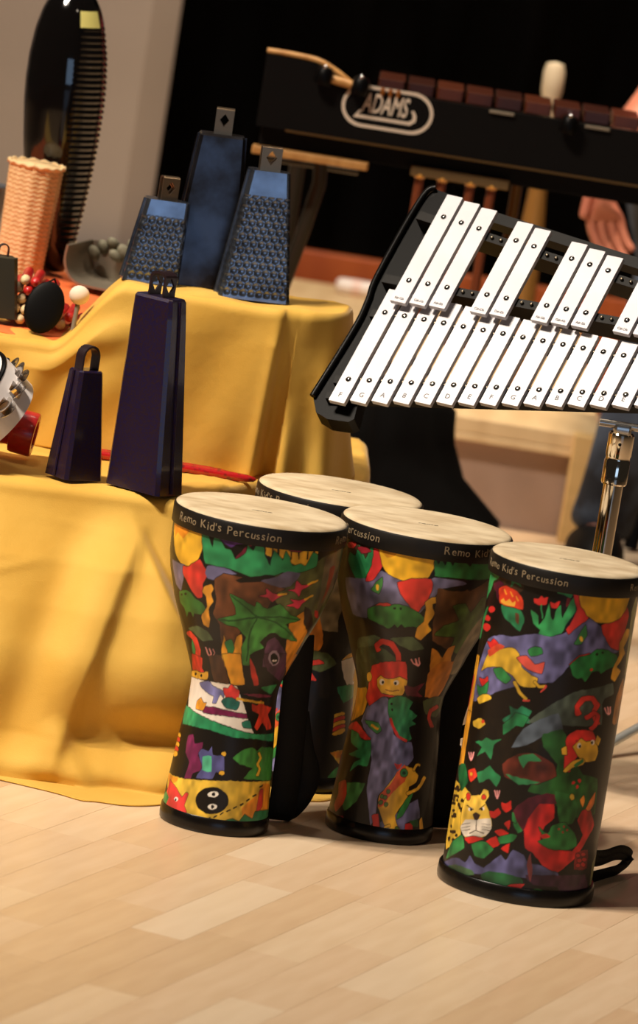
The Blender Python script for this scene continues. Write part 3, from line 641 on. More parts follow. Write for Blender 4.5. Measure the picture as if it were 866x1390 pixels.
4 40 26 14 0 0 -129 180 -130 177 -132 175 -135 173 -138 174 -140 176 -140 179 -138 182 -134 183 -131 182
4 40 26 14 0 0 -145 97 -145 94 -148 91 -152 89 -157 89 -161 91 -160 94 -156 97 -151 99 -147 99
4 40 26 14 0 0 -146 147 -146 145 -149 142 -153 141 -158 140 -161 141 -160 144 -156 147 -152 148 -148 148
4 40 26 14 0 0 -120 99 -121 97 -122 95 -125 94 -127 94 -129 96 -128 98 -126 100 -124 101 -122 101
4 40 26 14 0 0 -128 100 -128 97 -130 94 -133 93 -137 93 -139 95 -138 98 -136 101 -132 102 -129 102
4 40 26 14 0 0 -136 151 -136 148 -139 146 -142 144 -146 144 -148 146 -147 149 -145 151 -141 153 -138 152
4 40 26 14 0 0 -143 195 -143 193 -147 190 -151 189 -156 188 -159 189 -158 191 -154 194 -149 196 -145 196
4 40 26 14 0 0 -132 215 -132 212 -134 210 -136 209 -139 209 -141 211 -141 214 -139 216 -136 217 -133 217
4 40 26 14 0 0 -138 155 -138 153 -142 150 -146 148 -151 148 -153 149 -152 152 -149 154 -144 156 -140 156
4 40 26 14 0 0 -145 160 -146 158 -149 155 -154 153 -159 153 -162 154 -161 156 -157 159 -152 161 -147 161
4 40 26 14 0 0 -126 175 -126 173 -128 170 -130 169 -133 170 -134 172 -134 175 -132 177 -130 178 -128 177
4 40 26 14 0 0 -146 93 -146 91 -148 89 -151 87 -154 87 -157 89 -156 91 -154 94 -150 95 -147 95
4 40 26 14 0 0 -129 119 -129 116 -130 114 -133 113 -135 114 -137 116 -136 118 -135 120 -132 121 -130 121
4 40 26 14 0 0 -138 195 -138 192 -140 190 -142 189 -145 189 -147 191 -147 194 -145 196 -142 197 -140 197
4 40 26 14 0 0 -118 105 -118 102 -120 100 -122 99 -125 100 -127 102 -126 105 -124 107 -122 109 -119 108
4 40 26 14 0 0 -144 214 -145 211 -148 208 -154 206 -160 205 -164 207 -163 210 -158 213 -152 216 -147 216
4 40 26 14 0 0 -120 170 -120 168 -121 165 -124 164 -127 165 -128 167 -128 170 -126 172 -123 173 -121 173
4 40 26 14 0 0 -148 175 -148 173 -151 170 -156 169 -161 168 -164 169 -163 172 -159 174 -154 176 -150 177
4 40 26 14 0 0 -120 174 -120 172 -121 170 -124 169 -126 170 -127 171 -127 173 -125 175 -123 176 -121 176
4 40 26 14 0 0 -151 208 -152 205 -156 202 -162 200 -171 198 -181 197 -177 201 -167 206 -159 209 -154 209
4 40 26 14 0 0 -151 174 -152 172 -156 169 -163 166 -174 164 -184 163 -184 165 -169 172 -160 175 -154 176
4 40 26 14 0 0 -159 183 -159 181 -162 178 -168 176 -176 175 -184 174 -184 176 -174 181 -166 184 -161 184
4 40 26 14 0 0 -147 124 -147 121 -148 119 -152 118 -155 118 -157 120 -157 122 -155 124 -151 126 -148 125
4 40 26 14 0 0 -119 192 -119 190 -121 188 -123 187 -125 188 -126 190 -126 192 -124 194 -122 195 -120 194
4 40 26 14 0 0 -133 116 -134 113 -136 111 -140 109 -144 109 -147 110 -146 113 -143 116 -138 118 -135 118
4 40 26 14 0 0 -140 185 -140 183 -141 181 -144 180 -147 180 -149 182 -149 184 -147 187 -144 188 -141 187
4 40 26 14 0 0 -121 192 -122 189 -123 187 -127 186 -129 186 -131 188 -131 190 -128 193 -125 194 -122 194
4 40 26 14 0 0 -149 210 -149 208 -151 206 -155 204 -160 204 -163 205 -162 208 -159 210 -154 212 -151 212
4 40 26 14 0 0 -123 193 -123 191 -125 189 -127 188 -129 189 -130 190 -130 193 -128 194 -126 195 -124 195
4 26 94 52 0 2 -175 251 -137 271 -118 238 -133 208 -153 230
4 226 186 72 1 1 -119 198 -104 210 -86 219 -81 234 -72 234 -69 222 -74 207 -63 186 -56 161 -63 135 -79 123 -102 116 -118 131 -122 163
4 220 210 196 0 1 -109 154 -88 162 -61 176 -56 155 -63 136 -82 123 -106 118 -118 133
4 44 26 20 0 1 -95 171 -88 179 -79 177 -82 164 -89 161
4 228 218 206 0 0 -96 183 -97 180 -99 178 -102 176 -104 177 -106 179 -105 182 -103 184 -100 186 -97 185
4 16 12 10 0 0 -97 182 -97 179 -98 178 -100 177 -101 178 -102 179 -102 181 -101 183 -99 184 -98 183
4 228 218 206 0 0 -74 193 -74 190 -76 188 -78 187 -81 188 -82 190 -81 193 -79 195 -77 196 -75 195
4 16 12 10 0 0 -76 191 -76 189 -77 187 -79 187 -80 187 -81 189 -81 191 -80 193 -78 193 -77 193
4 60 40 20 0 1 -112 184 -95 182 -94 184 -110 187
4 60 40 20 0 1 -74 203 -84 188 -82 187 -73 202
4 60 40 30 0 1 -86 162 -83 141 -81 141 -85 163
4 60 40 30 0 1 -94 127 -83 138 -67 138 -67 140 -83 140 -95 129
4 90 80 70 0 1 -115 140 -96 150 -97 151 -116 141
4 90 80 70 0 1 -73 159 -59 162 -59 163 -73 160
4 90 80 70 0 1 -114 133 -95 143 -96 144 -114 134
4 90 80 70 0 1 -72 152 -58 155 -58 156 -72 153
4 90 80 70 0 1 -113 127 -94 136 -95 138 -113 128
4 90 80 70 0 1 -71 146 -58 148 -58 150 -71 147
4 212 52 42 1 0 -106 208 -106 203 -108 199 -111 198 -114 200 -116 204 -116 208 -114 212 -111 213 -108 212
4 212 52 42 1 0 -74 219 -74 215 -76 213 -79 212 -81 213 -82 215 -82 219 -80 222 -77 223 -75 221
4 192 38 32 1 1 -64 191 -56 193 -50 203 -45 193 -53 179 -61 180
4 192 38 32 1 1 -46 217 -39 217 -32 226 -30 208 -37 197 -44 203
4 192 38 32 1 1 -103 114 -85 126 -65 127 -92 106
4 192 38 32 1 1 -62 122 -46 140 -38 125 -51 111
4 192 38 32 1 1 -50 149 -41 159 -27 154 -34 139
4 192 38 32 1 1 -37 173 -29 182 -28 161
4 192 38 32 1 1 -35 115 -24 132 -23 110
4 42 118 62 1 2 -86 107 -65 122 -47 111 -60 85 -76 85
4 42 118 62 1 2 -43 138 -24 153 -14 152 -19 138 -37 125
4 42 118 62 1 2 -24 177 -14 187 -8 165 -13 157
4 42 118 62 1 2 -150 49 -138 89 -111 118 -100 93 -130 62
4 42 118 62 1 2 -28 201 -20 201 -19 179 -26 182
4 82 82 124 0 3 -161 34 -115 65 -93 62 -86 82 -76 69 -58 64 -44 87 -34 102 -25 92 -17 119 -1 111 9 96 48 90 60 74 20 63 -21 59 -56 50 -97 37 -140 20
4 188 38 38 1 2 -23 211 -7 232 14 248 31 240 38 202 25 183 21 154 35 134 79 129 96 163 79 198 86 220 104 222 124 182 110 156 87 112 58 81 32 93 14 118 1 127 -9 181
4 84 24 40 0 2 -27 204 -7 239 21 256 40 252 40 234 12 230 -2 194 -7 164
4 42 98 48 0 3 31 262 62 255 76 226 70 191 48 190 40 224
4 200 170 60 1 0 66 251 66 247 64 245 61 244 59 247 57 251 58 255 59 257 62 257 65 255
4 40 108 52 1 2 15 179 25 169 31 167 37 185 57 193 80 164 86 140 69 132 43 131 27 138 19 147 27 155
4 186 44 40 0 1 20 160 29 166 36 158 25 154
4 150 50 40 0 0 50 178 50 176 49 175 48 175 46 176 46 177 46 179 47 180 48 180 49 179
4 150 50 40 0 0 58 184 58 182 57 181 55 181 54 182 53 183 54 185 55 186 56 186 57 185
4 150 50 40 0 0 65 177 65 175 64 174 63 174 61 175 61 176 61 178 62 179 63 179 65 178
4 150 50 40 0 0 57 171 57 169 56 168 55 168 54 169 53 170 53 172 54 173 55 173 57 172
4 222 140 46 1 1 77 245 83 255 88 242 85 227
4 222 120 46 1 1 93 224 100 244 110 260 112 234 102 218
4 120 26 30 0 2 86 124 116 128 122 85 90 86
4 176 40 42 1 0 98 117 97 114 95 113 92 113 89 115 88 118 88 120 90 122 93 121 96 120
4 176 40 42 1 0 112 118 111 116 109 115 105 115 102 117 100 120 101 122 103 124 107 123 110 121
4 176 40 42 1 0 104 105 103 102 100 101 97 101 94 103 93 106 93 109 96 110 99 110 102 108
4 176 40 42 1 0 117 105 116 103 113 102 109 102 106 104 104 107 105 110 108 111 112 110 115 108
4 176 40 42 1 0 102 94 101 91 99 90 95 90 93 92 91 95 92 97 94 99 97 99 100 97
4 176 40 42 1 0 116 94 115 92 112 90 108 91 105 93 103 96 104 98 106 100 110 99 114 97
4 62 92 62 0 3 -163 21 -112 50 -79 51 -72 43 -113 19 -148 10
4 32 80 48 0 3 -61 47 -49 60 -29 63 1 61 7 45 -21 26 -49 28
4 104 42 36 0 2 -101 19 -72 35 -48 29 -69 14
4 66 34 56 0 3 7 68 59 74 120 70 149 15 76 15 62 46 22 48
4 188 42 40 1 1 -28 24 -12 41 9 48 1 32
4 40 92 40 0 3 9 19 26 41 57 29 55 12 18 8
4 128 128 78 0 2 145 92 172 109 173 30 173 4 156 1
4 130 60 60 0 1 10 119 18 75 17 53 7 90"""
PROF1 = [(0, .0605), (.018, .0600), (.043, .0583), (.091, .0545), (.117, .0520), (.139, .0497), (.155, .0490), (.168, .0498), (.185, .0557), (.209, .0657), (.218, .0684), (.249, .0815), (.285, .0920), (.305, .0955), (.338, .0965), (.352, .0965)]
PROF4 = [(0, .0838), (.364, .0825)]
def smooth_profile(pr, zs):
    z0 = np.array([a for a, _ in pr]); r0 = np.array([b for _, b in pr]); k = np.interp(np.linspace(0, 1, 400), np.linspace(0, 1, 400), np.linspace(0, 1, 400))
    zz = np.linspace(z0[0], z0[-1], 400); rr = np.interp(zz, z0, r0); ker = np.hanning(25); ker /= ker.sum()
    rp = np.pad(rr, 12, mode='edge'); return np.interp(zs, zz, np.convolve(rp, ker, 'valid'))
def vnoise(h, w_, cells_y, cells_x, rng):
    g = rng.random((cells_y+2, cells_x)); ys = np.linspace(0, cells_y, h, endpoint=False); xs = np.linspace(0, cells_x, w_, endpoint=False)
    yi = ys.astype(int); xi = xs.astype(int); fy = (ys-yi)[:, None]; fx = (xs-xi)[None]; fy = fy*fy*(3-2*fy); fx = fx*fx*(3-2*fx)
    x1 = (xi+1) % cells_x
    return (g[yi][:, xi]*(1-fy)*(1-fx) + g[yi+1][:, xi]*fy*(1-fx) + g[yi][:, x1]*(1-fy)*fx + g[yi+1][:, x1]*fy*fx)
def paint(which, zmax, NW, NH):
    """rasterise the printed pictures of a drum wrap to linear colours per mesh vertex (rows bottom to top)"""
    SS = 3; Wd, Hd = NW*SS, NH*SS; rng = np.random.default_rng(11)
    img = np.zeros((Hd, Wd, 3)); img[:] = (16, 12, 10)
    big = vnoise(Hd, Wd, 14, 26, rng); fine = vnoise(Hd, Wd, 40, 84, rng); wig = vnoise(Hd, Wd, 60, 120, rng); wig2 = vnoise(Hd, Wd, 60, 120, rng)
    img += (big[..., None] > .62)*np.array((14, 10, 4))*fine[..., None]
    TH = (np.arange(Wd)+.5)/Wd*360-180; ZZ = (np.arange(Hd)+.5)/Hd*zmax*1000
    for ln in ART.strip().split('\n'):
        nums = ln.split()
        if nums[0] not in which: continue
        shifts = which[nums[0]]
        col = np.array(list(map(float, nums[1:4]))); ol = int(nums[4]); mot = int(nums[5])
        q = np.array(list(map(float, nums[6:]))).reshape(-1, 2)/2
        m = len(q); pts = []
        for i in range(m):
            p0, p1, p2, p3 = q[i-1], q[i], q[(i+1) % m], q[(i+2) % m]
            for t in (0, .33, .67): pts.append(p1 + .40*(.5*(-p0+p2)*t + .5*(2*p0-5*p1+4*p2-p3)*t*t + .5*(-p0+3*p1-3*p2+p3)*t**3) + .60*(p2-p1)*t)
        pts = np.array(pts)
        for sh in shifts:
            a0 = pts[:, 0].min()-3; a1 = pts[:, 0].max()+3; b0 = pts[:, 1].min()-3; b1 = pts[:, 1].max()+3
            i0 = int((a0+180+sh)/360*Wd); i1 = int((a1+180+sh)/360*Wd)+1; xi = np.arange(i0, i1); j0 = max(0, int(b0/1000/zmax*Hd)); j1 = min(Hd, int(b1/1000/zmax*Hd)+1)
            if j1 <= j0: continue
            xm = xi % Wd; X = ((xi+.5)/Wd*360-180-sh)[None, :] + (wig[j0:j1][:, xm]-.5)*.9; Y = ZZ[j0:j1][:, None] + (wig2[j0:j1][:, xm]-.5)*.9
            def inside(px, py):
                r_ = np.zeros(X.shape, bool); n_ = len(px)
                for k in range(n_):
                    xa, ya, xb, yb = px[k], py[k], px[k-1], py[k-1]
                    if ya == yb: continue
                    r_ ^= ((ya > Y) != (yb > Y)) & (X < (xb-xa)*(Y-ya)/(yb-ya)+xa)
                return r_
            ms = inside(pts[:, 0], pts[:, 1])
            if not ms.any(): continue
            sub = img[j0:j1][:, xm]
            c = np.broadcast_to(col, sub.shape).copy()
            nz = big[j0:j1][:, xm]*.5 + fine[j0:j1][:, xm]*.5
            amp = (0, .40, .65, .75)[mot]; c *= (1 + amp*(nz-.52)*1.3)[..., None]
            if ol:
                o = ms.copy()
                for dy, dx in ((0, 1), (0, -1), (1, 0), (-1, 0), (0, 2), (0, -2), (2, 2), (-2, -2), (2, -2), (-2, 2), (2, 0), (-2, 0), (0, 3), (0, -3), (3, 0), (-3, 0)): o |= np.roll(np.roll(ms, dy, 0), dx, 1)
                sub[o & ~ms] = sub[o & ~ms]*.25 + np.array((22, 16, 12))*.75
            sub[ms] = c[ms]
            img[j0:j1][:, :] = img[j0:j1]
            img[np.ix_(range(j0, j1), xm)] = sub
    img = np.clip(img*(.97+.06*fine[..., None]), 0, 255)/255
    l = np.where(img <= .04045, img/12.92, ((img+.055)/1.055)**2.4)
    return l.reshape(NH, SS, NW, SS, 3).mean((1, 3))
def print_mat(name):
    m = bpy.data.materials.new(name); m.use_nodes = True; nt = m.node_tree; b = nt.nodes['Principled BSDF']
    a = nt.nodes.new('ShaderNodeVertexColor'); a.layer_name = 'print'; nt.links.new(a.outputs[0], b.inputs['Base Color'])
    b.inputs['Roughness'].default_value = .42; b.inputs['Specular IOR Level'].default_value = .3; b.inputs['Coat Weight'].default_value = .12; b.inputs['Coat Roughness'].default_value = .12
    return m
PRINT = print_mat('printed_wrap')
def wrap_mesh(name, which, prof, NW, NH):
    zmax = prof[-1][0]; zs = (np.arange(NH)+.5)/NH*zmax; rs = smooth_profile(prof, zs)
    th = R(1)*((np.arange(NW)+.5)/NW*360-180)
    v = np.stack([rs[:, None]*np.sin(th)[None], -rs[:, None]*np.cos(th)[None], np.repeat(zs[:, None], NW, 1)], -1).reshape(-1, 3)
    J, I = np.meshgrid(np.arange(NH-1), np.arange(NW), indexing='ij'); I2 = (I+1) % NW
    f = np.stack([J*NW+I, J*NW+I2, (J+1)*NW+I2, (J+1)*NW+I], -1).reshape(-1, 4)
    me = bpy.data.meshes.new(name); me.vertices.add(len(v)); me.vertices.foreach_set('co', v.ravel())
    me.loops.add(f.size); me.loops.foreach_set('vertex_index', f.ravel().astype(np.int32)); me.polygons.add(len(f)); me.polygons.foreach_set('loop_start', np.arange(0, f.size, 4, dtype=np.int32)); me.polygons.foreach_set('loop_total', np.full(len(f), 4, np.int32))
    me.update(calc_edges=True); me.validate()
    me.polygons.foreach_set('use_smooth', np.ones(len(f), bool))
    c = paint(which, zmax, NW, NH).reshape(-1, 3); at = me.color_attributes.new('print', 'FLOAT_COLOR', 'POINT')
    at.data.foreach_set('color', np.concatenate([c, np.ones((len(c), 1))], 1).ravel().astype(np.float32)); me.materials.append(PRINT)
    return me
SKIN = mat('drum_skin', (226, 208, 176), .5, c2=(186, 162, 126), scale=26, stretch=(1, 2.2, 1), bump=.12, bscale=60, detail=6, lo=.30, hi=.74)
INK = mat('brown_ink', (96, 84, 66), .7)
CREAMINK = mat('cream_ink', (140, 122, 94), .7)
def bend_text(txt, size, th0, r, z, m):
    mb = MB(); x = 0; rnd = random.Random(len(txt)+int(th0*100) % 7)
    for ch in txt:
        if ch == ' ': x += size*.42; continue
        v, f = text_mesh(ch, size*rnd.uniform(.92, 1.08), .00012, bold=0.0)
        if not len(v): continue
        w_ = v[:, 0].max(); a = rnd.uniform(-.10, .10); cx = w_/2
        vx = (v[:, 0]-cx)*math.cos(a) - v[:, 1]*math.sin(a) + cx + x; vy = (v[:, 0]-cx)*math.sin(a) + v[:, 1]*math.cos(a) + rnd.uniform(-.06, .06)*size
        th = th0 + vx/r; mb.add([((r+k)*math.sin(t), -(r+k)*math.cos(t), z+y) for t, y, k in zip(th, vy, v[:, 2])], f)
        x += w_ + size*.10
    return mb, x/r
LONG = "Remo Kid's Percussion"
def drum_parts(root, wrap, rt_, h, rb, text_angles, rot, text_size, head_txt):
    w_ = obj('printed_shell', wrap, None, root); w_.rotation_euler = (0, 0, rot)
    rr = .0225
    MB().lathe([(rt_-.006, h-rr), (rt_-.0004, h-rr), (rt_, h-rr+.001), (rt_, h-.003), (rt_-.001, h-.0012), (rt_-.004, h-.0006), (rt_-.008, h-.002)], 96, None, False).build('head_rim', mat('rim_black', (14, 11, 9), .5, c2=(22, 17, 13), scale=40, spec=.3), root, 40)
    hd = MB().lathe([(rt_-.0015, h-.0035), (rt_-.0022, h-.0004), (rt_-.005, h+.0016), (rt_-.012, h+.0022), (.03, h+.0022), (.0005, h+.0022)], 96, None, True).build('drum_head', SKIN, root, 50)
    v, f = text_mesh(head_txt, .0105, .0001, shear=.3); v[:, 0] -= v[:, 0].max()/2
    MB().add([(x, y*.55-.012, h+.0024+z) for x, y, z in v], f).build('head_stamp', INK, hd)
    for a in text_angles:
        mb, L = bend_text(LONG, text_size, R(a), rt_+.0002, h-.0150, CREAMINK); t = mb.build('rim_lettering', CREAMINK, root)
        t['label'] = "cream handwritten Remo Kid's Percussion lettering"
    MB().lathe([(rb-.004, 0), (rb-.001, 0), (rb, .001), (rb+.0006, .006), (rb, .0165), (rb-.0015, .0185), (rb-.005, .0185)], 96, None, False).build('base_ring', RUBBER, root, 40)
    MB().lathe([(.001, h-.01), (rt_-.008, h-.01)], 48, None, False).build('inner_disc', BLACKM, root)
STRAP = mat('black_webbing', (9, 8, 8), .6, bump=.2, scale=400, spec=.15)
def strap(root, pts, wdt, side, thick=.10, name='strap'):
    P = crom(pts, 60); return MB().tube([tuple(p) for p in P], wdt/2, 8, thick, side).build(name, STRAP, root, 50)
dj_wrap = wrap_mesh('djembe_wrap', {'1': (0,), '2': (180,)}, PROF1, 700, 400)
G = 'goblet drums with jungle prints'
d1 = thing('djembe', 'goblet drum nearest the cloth, white picture panel and black oval with eyes near its foot', 'drum', (-.063, -.320, 0), 0, G)
drum_parts(d1, dj_wrap, .0985, .360, .0615, (-64, 61, 180), 0, .0128, 'remo')
strap(d1, [(.064, .030, .222), (.067, .036, .19), (.069, .042, .15), (.072, .047, .10), (.074, .050, .05), (.074, .050, .012), (.070, .062, .0025)], .033, (1, .3, 0))
strap(d1, [(.075, .050, .13), (.086, .058, .09), (.098, .066, .058), (.094, .064, .034), (.082, .062, .014), (.074, .066, .004)], .026, (1, .2, 0))
d2 = thing('djembe', 'goblet drum between two others with an orange frog above its black foot', 'drum', (.124, -.229, 0), 0, G)
drum_parts(d2, dj_wrap, .0985, .360, .0615, (12, 137, -112), math.pi, .0128, 'remo')
strap(d2, [(.080, .030, .24), (.074, .034, .21), (.066, .040, .17), (.060, .042, .13), (.062, .044, .09), (.068, .047, .05), (.070, .050, .012), (.066, .060, .003)], .036, (1, .25, .1))
strap(d2, [(.066, .05, .098), (.074, .052, .076), (.090, .055, .062), (.098, .057, .050), (.098, .058, .02), (.094, .060, .003)], .030, (1, .3, .2))
strap(d2, [(.066, .05, .112), (.085, .055, .122), (.11, .062, .124), (.14, .07, .112)], .014, (.1, .1, 1))
d3 = thing('djembe', 'rear goblet drum half hidden behind the other two goblet drums', 'drum', (.0215, -.040, .0035), 0, G)
drum_parts(d3, dj_wrap, .0985, .360, .0615, (-92, 33, 158), R(128), .0128, 'remo')
d3.scale = (1, 1, .968)
cy_wrap = wrap_mesh('cylinder_wrap', {'4': (0, 180)}, PROF4, 700, 420)  # print includes an orange patch of painted glare at its right edge
d4 = thing('tube_drum', 'straight-sided tube drum with a yellow leopard face, nearest the camera', 'drum', (.280, -.397, 0))
drum_parts(d4, cy_wrap, .0868, .373, .0875, (-80, 52, 170), 0, .0112, 'remo')
strap(d4, [(.075, .045, .030), (.095, .09, .024), (.115, .125, .026), (.128, .148, .020), (.122, .14, .008), (.105, .11, .005), (.080, .06, .005)], .013, (0, 0, 1), .16)
strap(d4, [(.075, .048, .038), (.098, .095, .031), (.119, .13, .032), (.133, .153, .022), (.126, .145, .009), (.108, .11, .009), (.080, .062, .009)], .010, (0, 0, 1), .16)

# ------------------------------------------------------------------ glockenspiel
GO = Vector((.01715, .64875, .43799))
GA = Vector((.87928, -.47630, .00074)); GB = Vector((.30201, .55874, .77240)); GN = Vector((-.36830, -.67894, .63514))
GO = Vector((.0157, .0836, .5113)); GSC = .915
GM = Matrix(((GA.x, GB.x, GN.x, GO.x), (GA.y, GB.y, GN.y, GO.y), (GA.z, GB.z, GN.z, GO.z), (0, 0, 0, 1))) @ Matrix.Scale(GSC, 4)
gk = thing('glockenspiel', 'glockenspiel with white metal bars on a tilted black frame', 'glockenspiel'); gk.matrix_world = GM
PP, L0, KK, CS, S0, KS, OFF, PS, M1, M2 = .0287, .185, .006877, .15639, .17908, .006994, .016635, .028073, .0033805, -.0009587
BAR = mat('white_metal', (196, 193, 197), .36, .2, c2=(184, 181, 187), scale=14)
SCREW = MB().lathe([(.0038, 0), (.0038, .0008), (.0030, .0016), (.0016, .0021), (.0004, .0022)], 14).mesh('screw', mat('steel_screw', (150, 146, 140), .18, 1.0), 40)
INKG = mat('grey_ink', (84, 80, 80), .7)
def gbar(x, bc, L, top, txt, lab):
    wd = .0236; t = .0068
    o = MB().box((0, 0, -t/2), (wd, L, t), bev=.0007).build('bar', BAR, gk); o.location = (x + wd/2, bc, top)
    for s in (-1, 1):
        k = obj('screw', SCREW, None, o); k.location = (0, s*L*.30, 0)
    v, f = text_mesh(txt, .0100 if len(txt) == 1 else .0052, .00008); v[:, 0] -= v[:, 0].max()/2
    MB().add([(a, b-L/2+(.0085 if len(txt) == 1 else .0045), c+.0003) for a, b, c in v], f).build('note_lettering', INKG, o)
for i in range(16): gbar(PP*i, M1*i, L0-KK*i, 0, 'FGABCDE'[i % 7], 'natural')
SH = {0: 'F#-Gb', 1: 'G#-Ab', 2: 'A#-Bb', 4: 'C#-Db', 5: 'D#-Eb'}
for i in range(15):
    j = i % 7
    if j not in SH: continue
    gc = (i-j) + (1 if j < 3 else 4.5)
    gbar(PP*gc + (i-gc)*PS + OFF, CS + M2*i, S0-KS*i, .014, SH[j], 'sharp')
def grail(b0, b1, n0, n1, wd, name='rail', x0=-.012, x1=.47):
    A = Vector((x0, b0, 0)); B = Vector((x1, b1, 0)); d = (B-A).normalized(); p = Vector((-d.y, d.x, 0))*wd/2
    q = [A-p, B-p, B+p, A+p]; vs = [(a.x, a.y, n) for n in (n0, n1) for a in q]
    return MB().add(vs, [(0, 3, 2, 1), (4, 5, 6, 7), (0, 1, 5, 4), (1, 2, 6, 5), (2, 3, 7, 6), (3, 0, 4, 7)]).build(name, mat('black_rail', (11, 9, 7), .45, c2=(20, 16, 12), scale=30, spec=.14), gk)
PIN = MB().lathe([(.0022, 0), (.0026, .002), (.0020, .004), (.0005, .0046)], 10).mesh('rail_pin', mat('pin_steel', (110, 100, 86), .3, 1.0), 40)
def pins(b0, b1, n0, xs, x0=-.012, x1=.47):
    for x in xs:
        o = obj('rail_pin', PIN, None, gk); o.location = (x, b0+(b1-b0)*(x-x0)/(x1-x0), n0)
for s in (-1, 1):
    b0 = s*.30*L0; b1 = M1*16 + s*.30*(L0-KK*16); grail(b0, b1, -.026, -.0075, .012); pins(b0, b1, -.0075, [PP*i-.003 for i in range(1, 16)])
    c0 = CS + s*.30*S0; c1 = CS+M2*16+s*.30*(S0-KS*16); grail(c0, c1, -.026, .0065, .013)
    pins(c0, c1, .0065, [PP*gx+OFF+.011+dx for gx in (3, 6, 10, 13) for dx in (-.008, .006)])
grail(-.081, .027, -.024, -.0085, .010, 'front_board'); grail(CS+.105, CS+.055, -.045, -.0265, .016, 'back_board')
P = [(-.034, -.083), (-.0275, .03), (-.030, .076), (-.036, .12), (-.034, .25), (-.022, .272), (.004, .268), (.006, .1), (.028, -.070), (.036, -.1), (.030, -.106), (0, -.109), (-.02, -.103)]
MB().prism(P, .026, Matrix.Translation((0, 0, -.046))).build('side_board', BLACK, gk)
MB().tube([(x, y, -.016) for x, y in crom(P[:6], 40)], .0042, 8).build('side_rim', BLACK, gk, 60)
P2 = [(.455, -.02), (.485, -.02), (.49, .20), (.455, .20)]
MB().prism(P2, .026, Matrix.Translation((0, 0, -.046))).build('side_board', BLACK, gk)

st = thing('instrument_stand', 'chrome pole stand with ribbed collar holding up the glockenspiel', 'stand', (.332, -.087, 0))
MB().lathe([(.0115, .05), (.0115, .44)], 32).build('pole', CHROME, st, 40)
MB().lathe([(.0138, .418), (.0151, .420), (.0151, .445), (.0142, .447), (.0142, .451), (.0151, .453), (.0151, .477), (.0138, .479)], 32).build('collar', CHROME, st, 30)
MB().ball((-.001, -.0151, .467), .0020, 6).build('collar_hole', BLACKM, st)
MB().box((0, 0, .483), (.020, .026, .012), bev=.003).tube([(-.028, -.004, .488), (.028, -.004, .488)], .0045, 12).build('clamp', SILVER, st, 40)
MB().ball((.031, -.004, .488), .008, 8, (.6, 1, 1)).build('wing_nut', CHROME, st, 60)
MB().lathe([(.017, .045), (.017, .085), (.013, .09)], 24).build('hub', BLACK, st, 40)
for a in (178, 100, 250):
    d = Vector((math.cos(R(a)), math.sin(R(a)), 0)); lg = MB().tube([d*.012 + Vector((0, 0, .065)), d*.14+Vector((0, 0, .012)), d*.15+Vector((0, 0, .009))], .007, 10).build('leg', BLACK, st, 60)
    MB().ball(tuple(d*.15+Vector((0, 0, .0095))), .0095, 6).build('rubber_foot', BLACKM, lg, 60)
s2 = thing('tripod_stand', 'chrome stand leg running off at the right edge beside the tube drum', 'stand', (.74, .92, 0))
MB().tube([(0, 0, .10), (0, 0, 1.0)], .011, 16).build('pole', CHROME, s2, 40); MB().lathe([(.016, .13), (.016, .17)], 20).build('hub', CHROME, s2, 40)
for dx, dy in ((-.352, -.552), (.4, -.15), (-.05, .45)):
    lg = MB().tube([(dx*.04, dy*.04, .15), (dx*.97, dy*.97, .012), (dx, dy, .008)], .006, 10).build('leg', mat('pale_steel', (222, 226, 222), .3, .4), s2, 60)
    MB().ball((dx, dy, .0085), .0085, 6).build('rubber_foot', BLACKM, lg, 60)

# ------------------------------------------------------------------ cowbells
def hammered_body(h, bot, top, skew, m, t):
    b = .004; NV = int(h/.0014); V = []; per = None
    for k in range(NV+1):
        q = k/NV; w_ = bot[0]+(top[0]-bot[0])*q; d_ = bot[1]+(top[1]-bot[1])*q; z = h*q; ring = []
        for (nx, ny, L, D, n) in ((0, -1, w_, d_, 64), (1, 0, d_, w_, 40), (0, 1, w_, d_, 40), (-1, 0, d_, w_, 40)):
            for i in range(n):
                c = (-L/2+b) + (L-2*b)*i/(n-1); dep = 0.0
                if .03 < q < .80 and abs(c) < L/2-b*.9:
                    row = int(round(z/.0084)); zz = row*.0084; o = .0049 if row % 2 else 0.0
                    best = 1.0
                    for rw in (row-1, row, row+1):
                        oo = .0049 if rw % 2 else 0.0; cc = round((c-oo)/.0098)*.0098+oo
                        best = min(best, math.hypot(c-cc, z-rw*.0084))
                    dep = .0010*max(0, 1-(best/.0049)**2)
                o = D/2-dep; x = nx*o + (-ny)*c; y = ny*o + nx*c
                ring.append((x+skew*q, y, z))
        V += ring; per = len(ring)
    F = [(k*per+i, k*per+(i+1) % per, (k+1)*per+(i+1) % per, (k+1)*per+i) for k in range(NV) for i in range(per)]
    F += [tuple(range(NV*per, (NV+1)*per)), tuple(range(per-1, -1, -1))]
    MB().add(V, F).build('bell_body', m, t, 50)
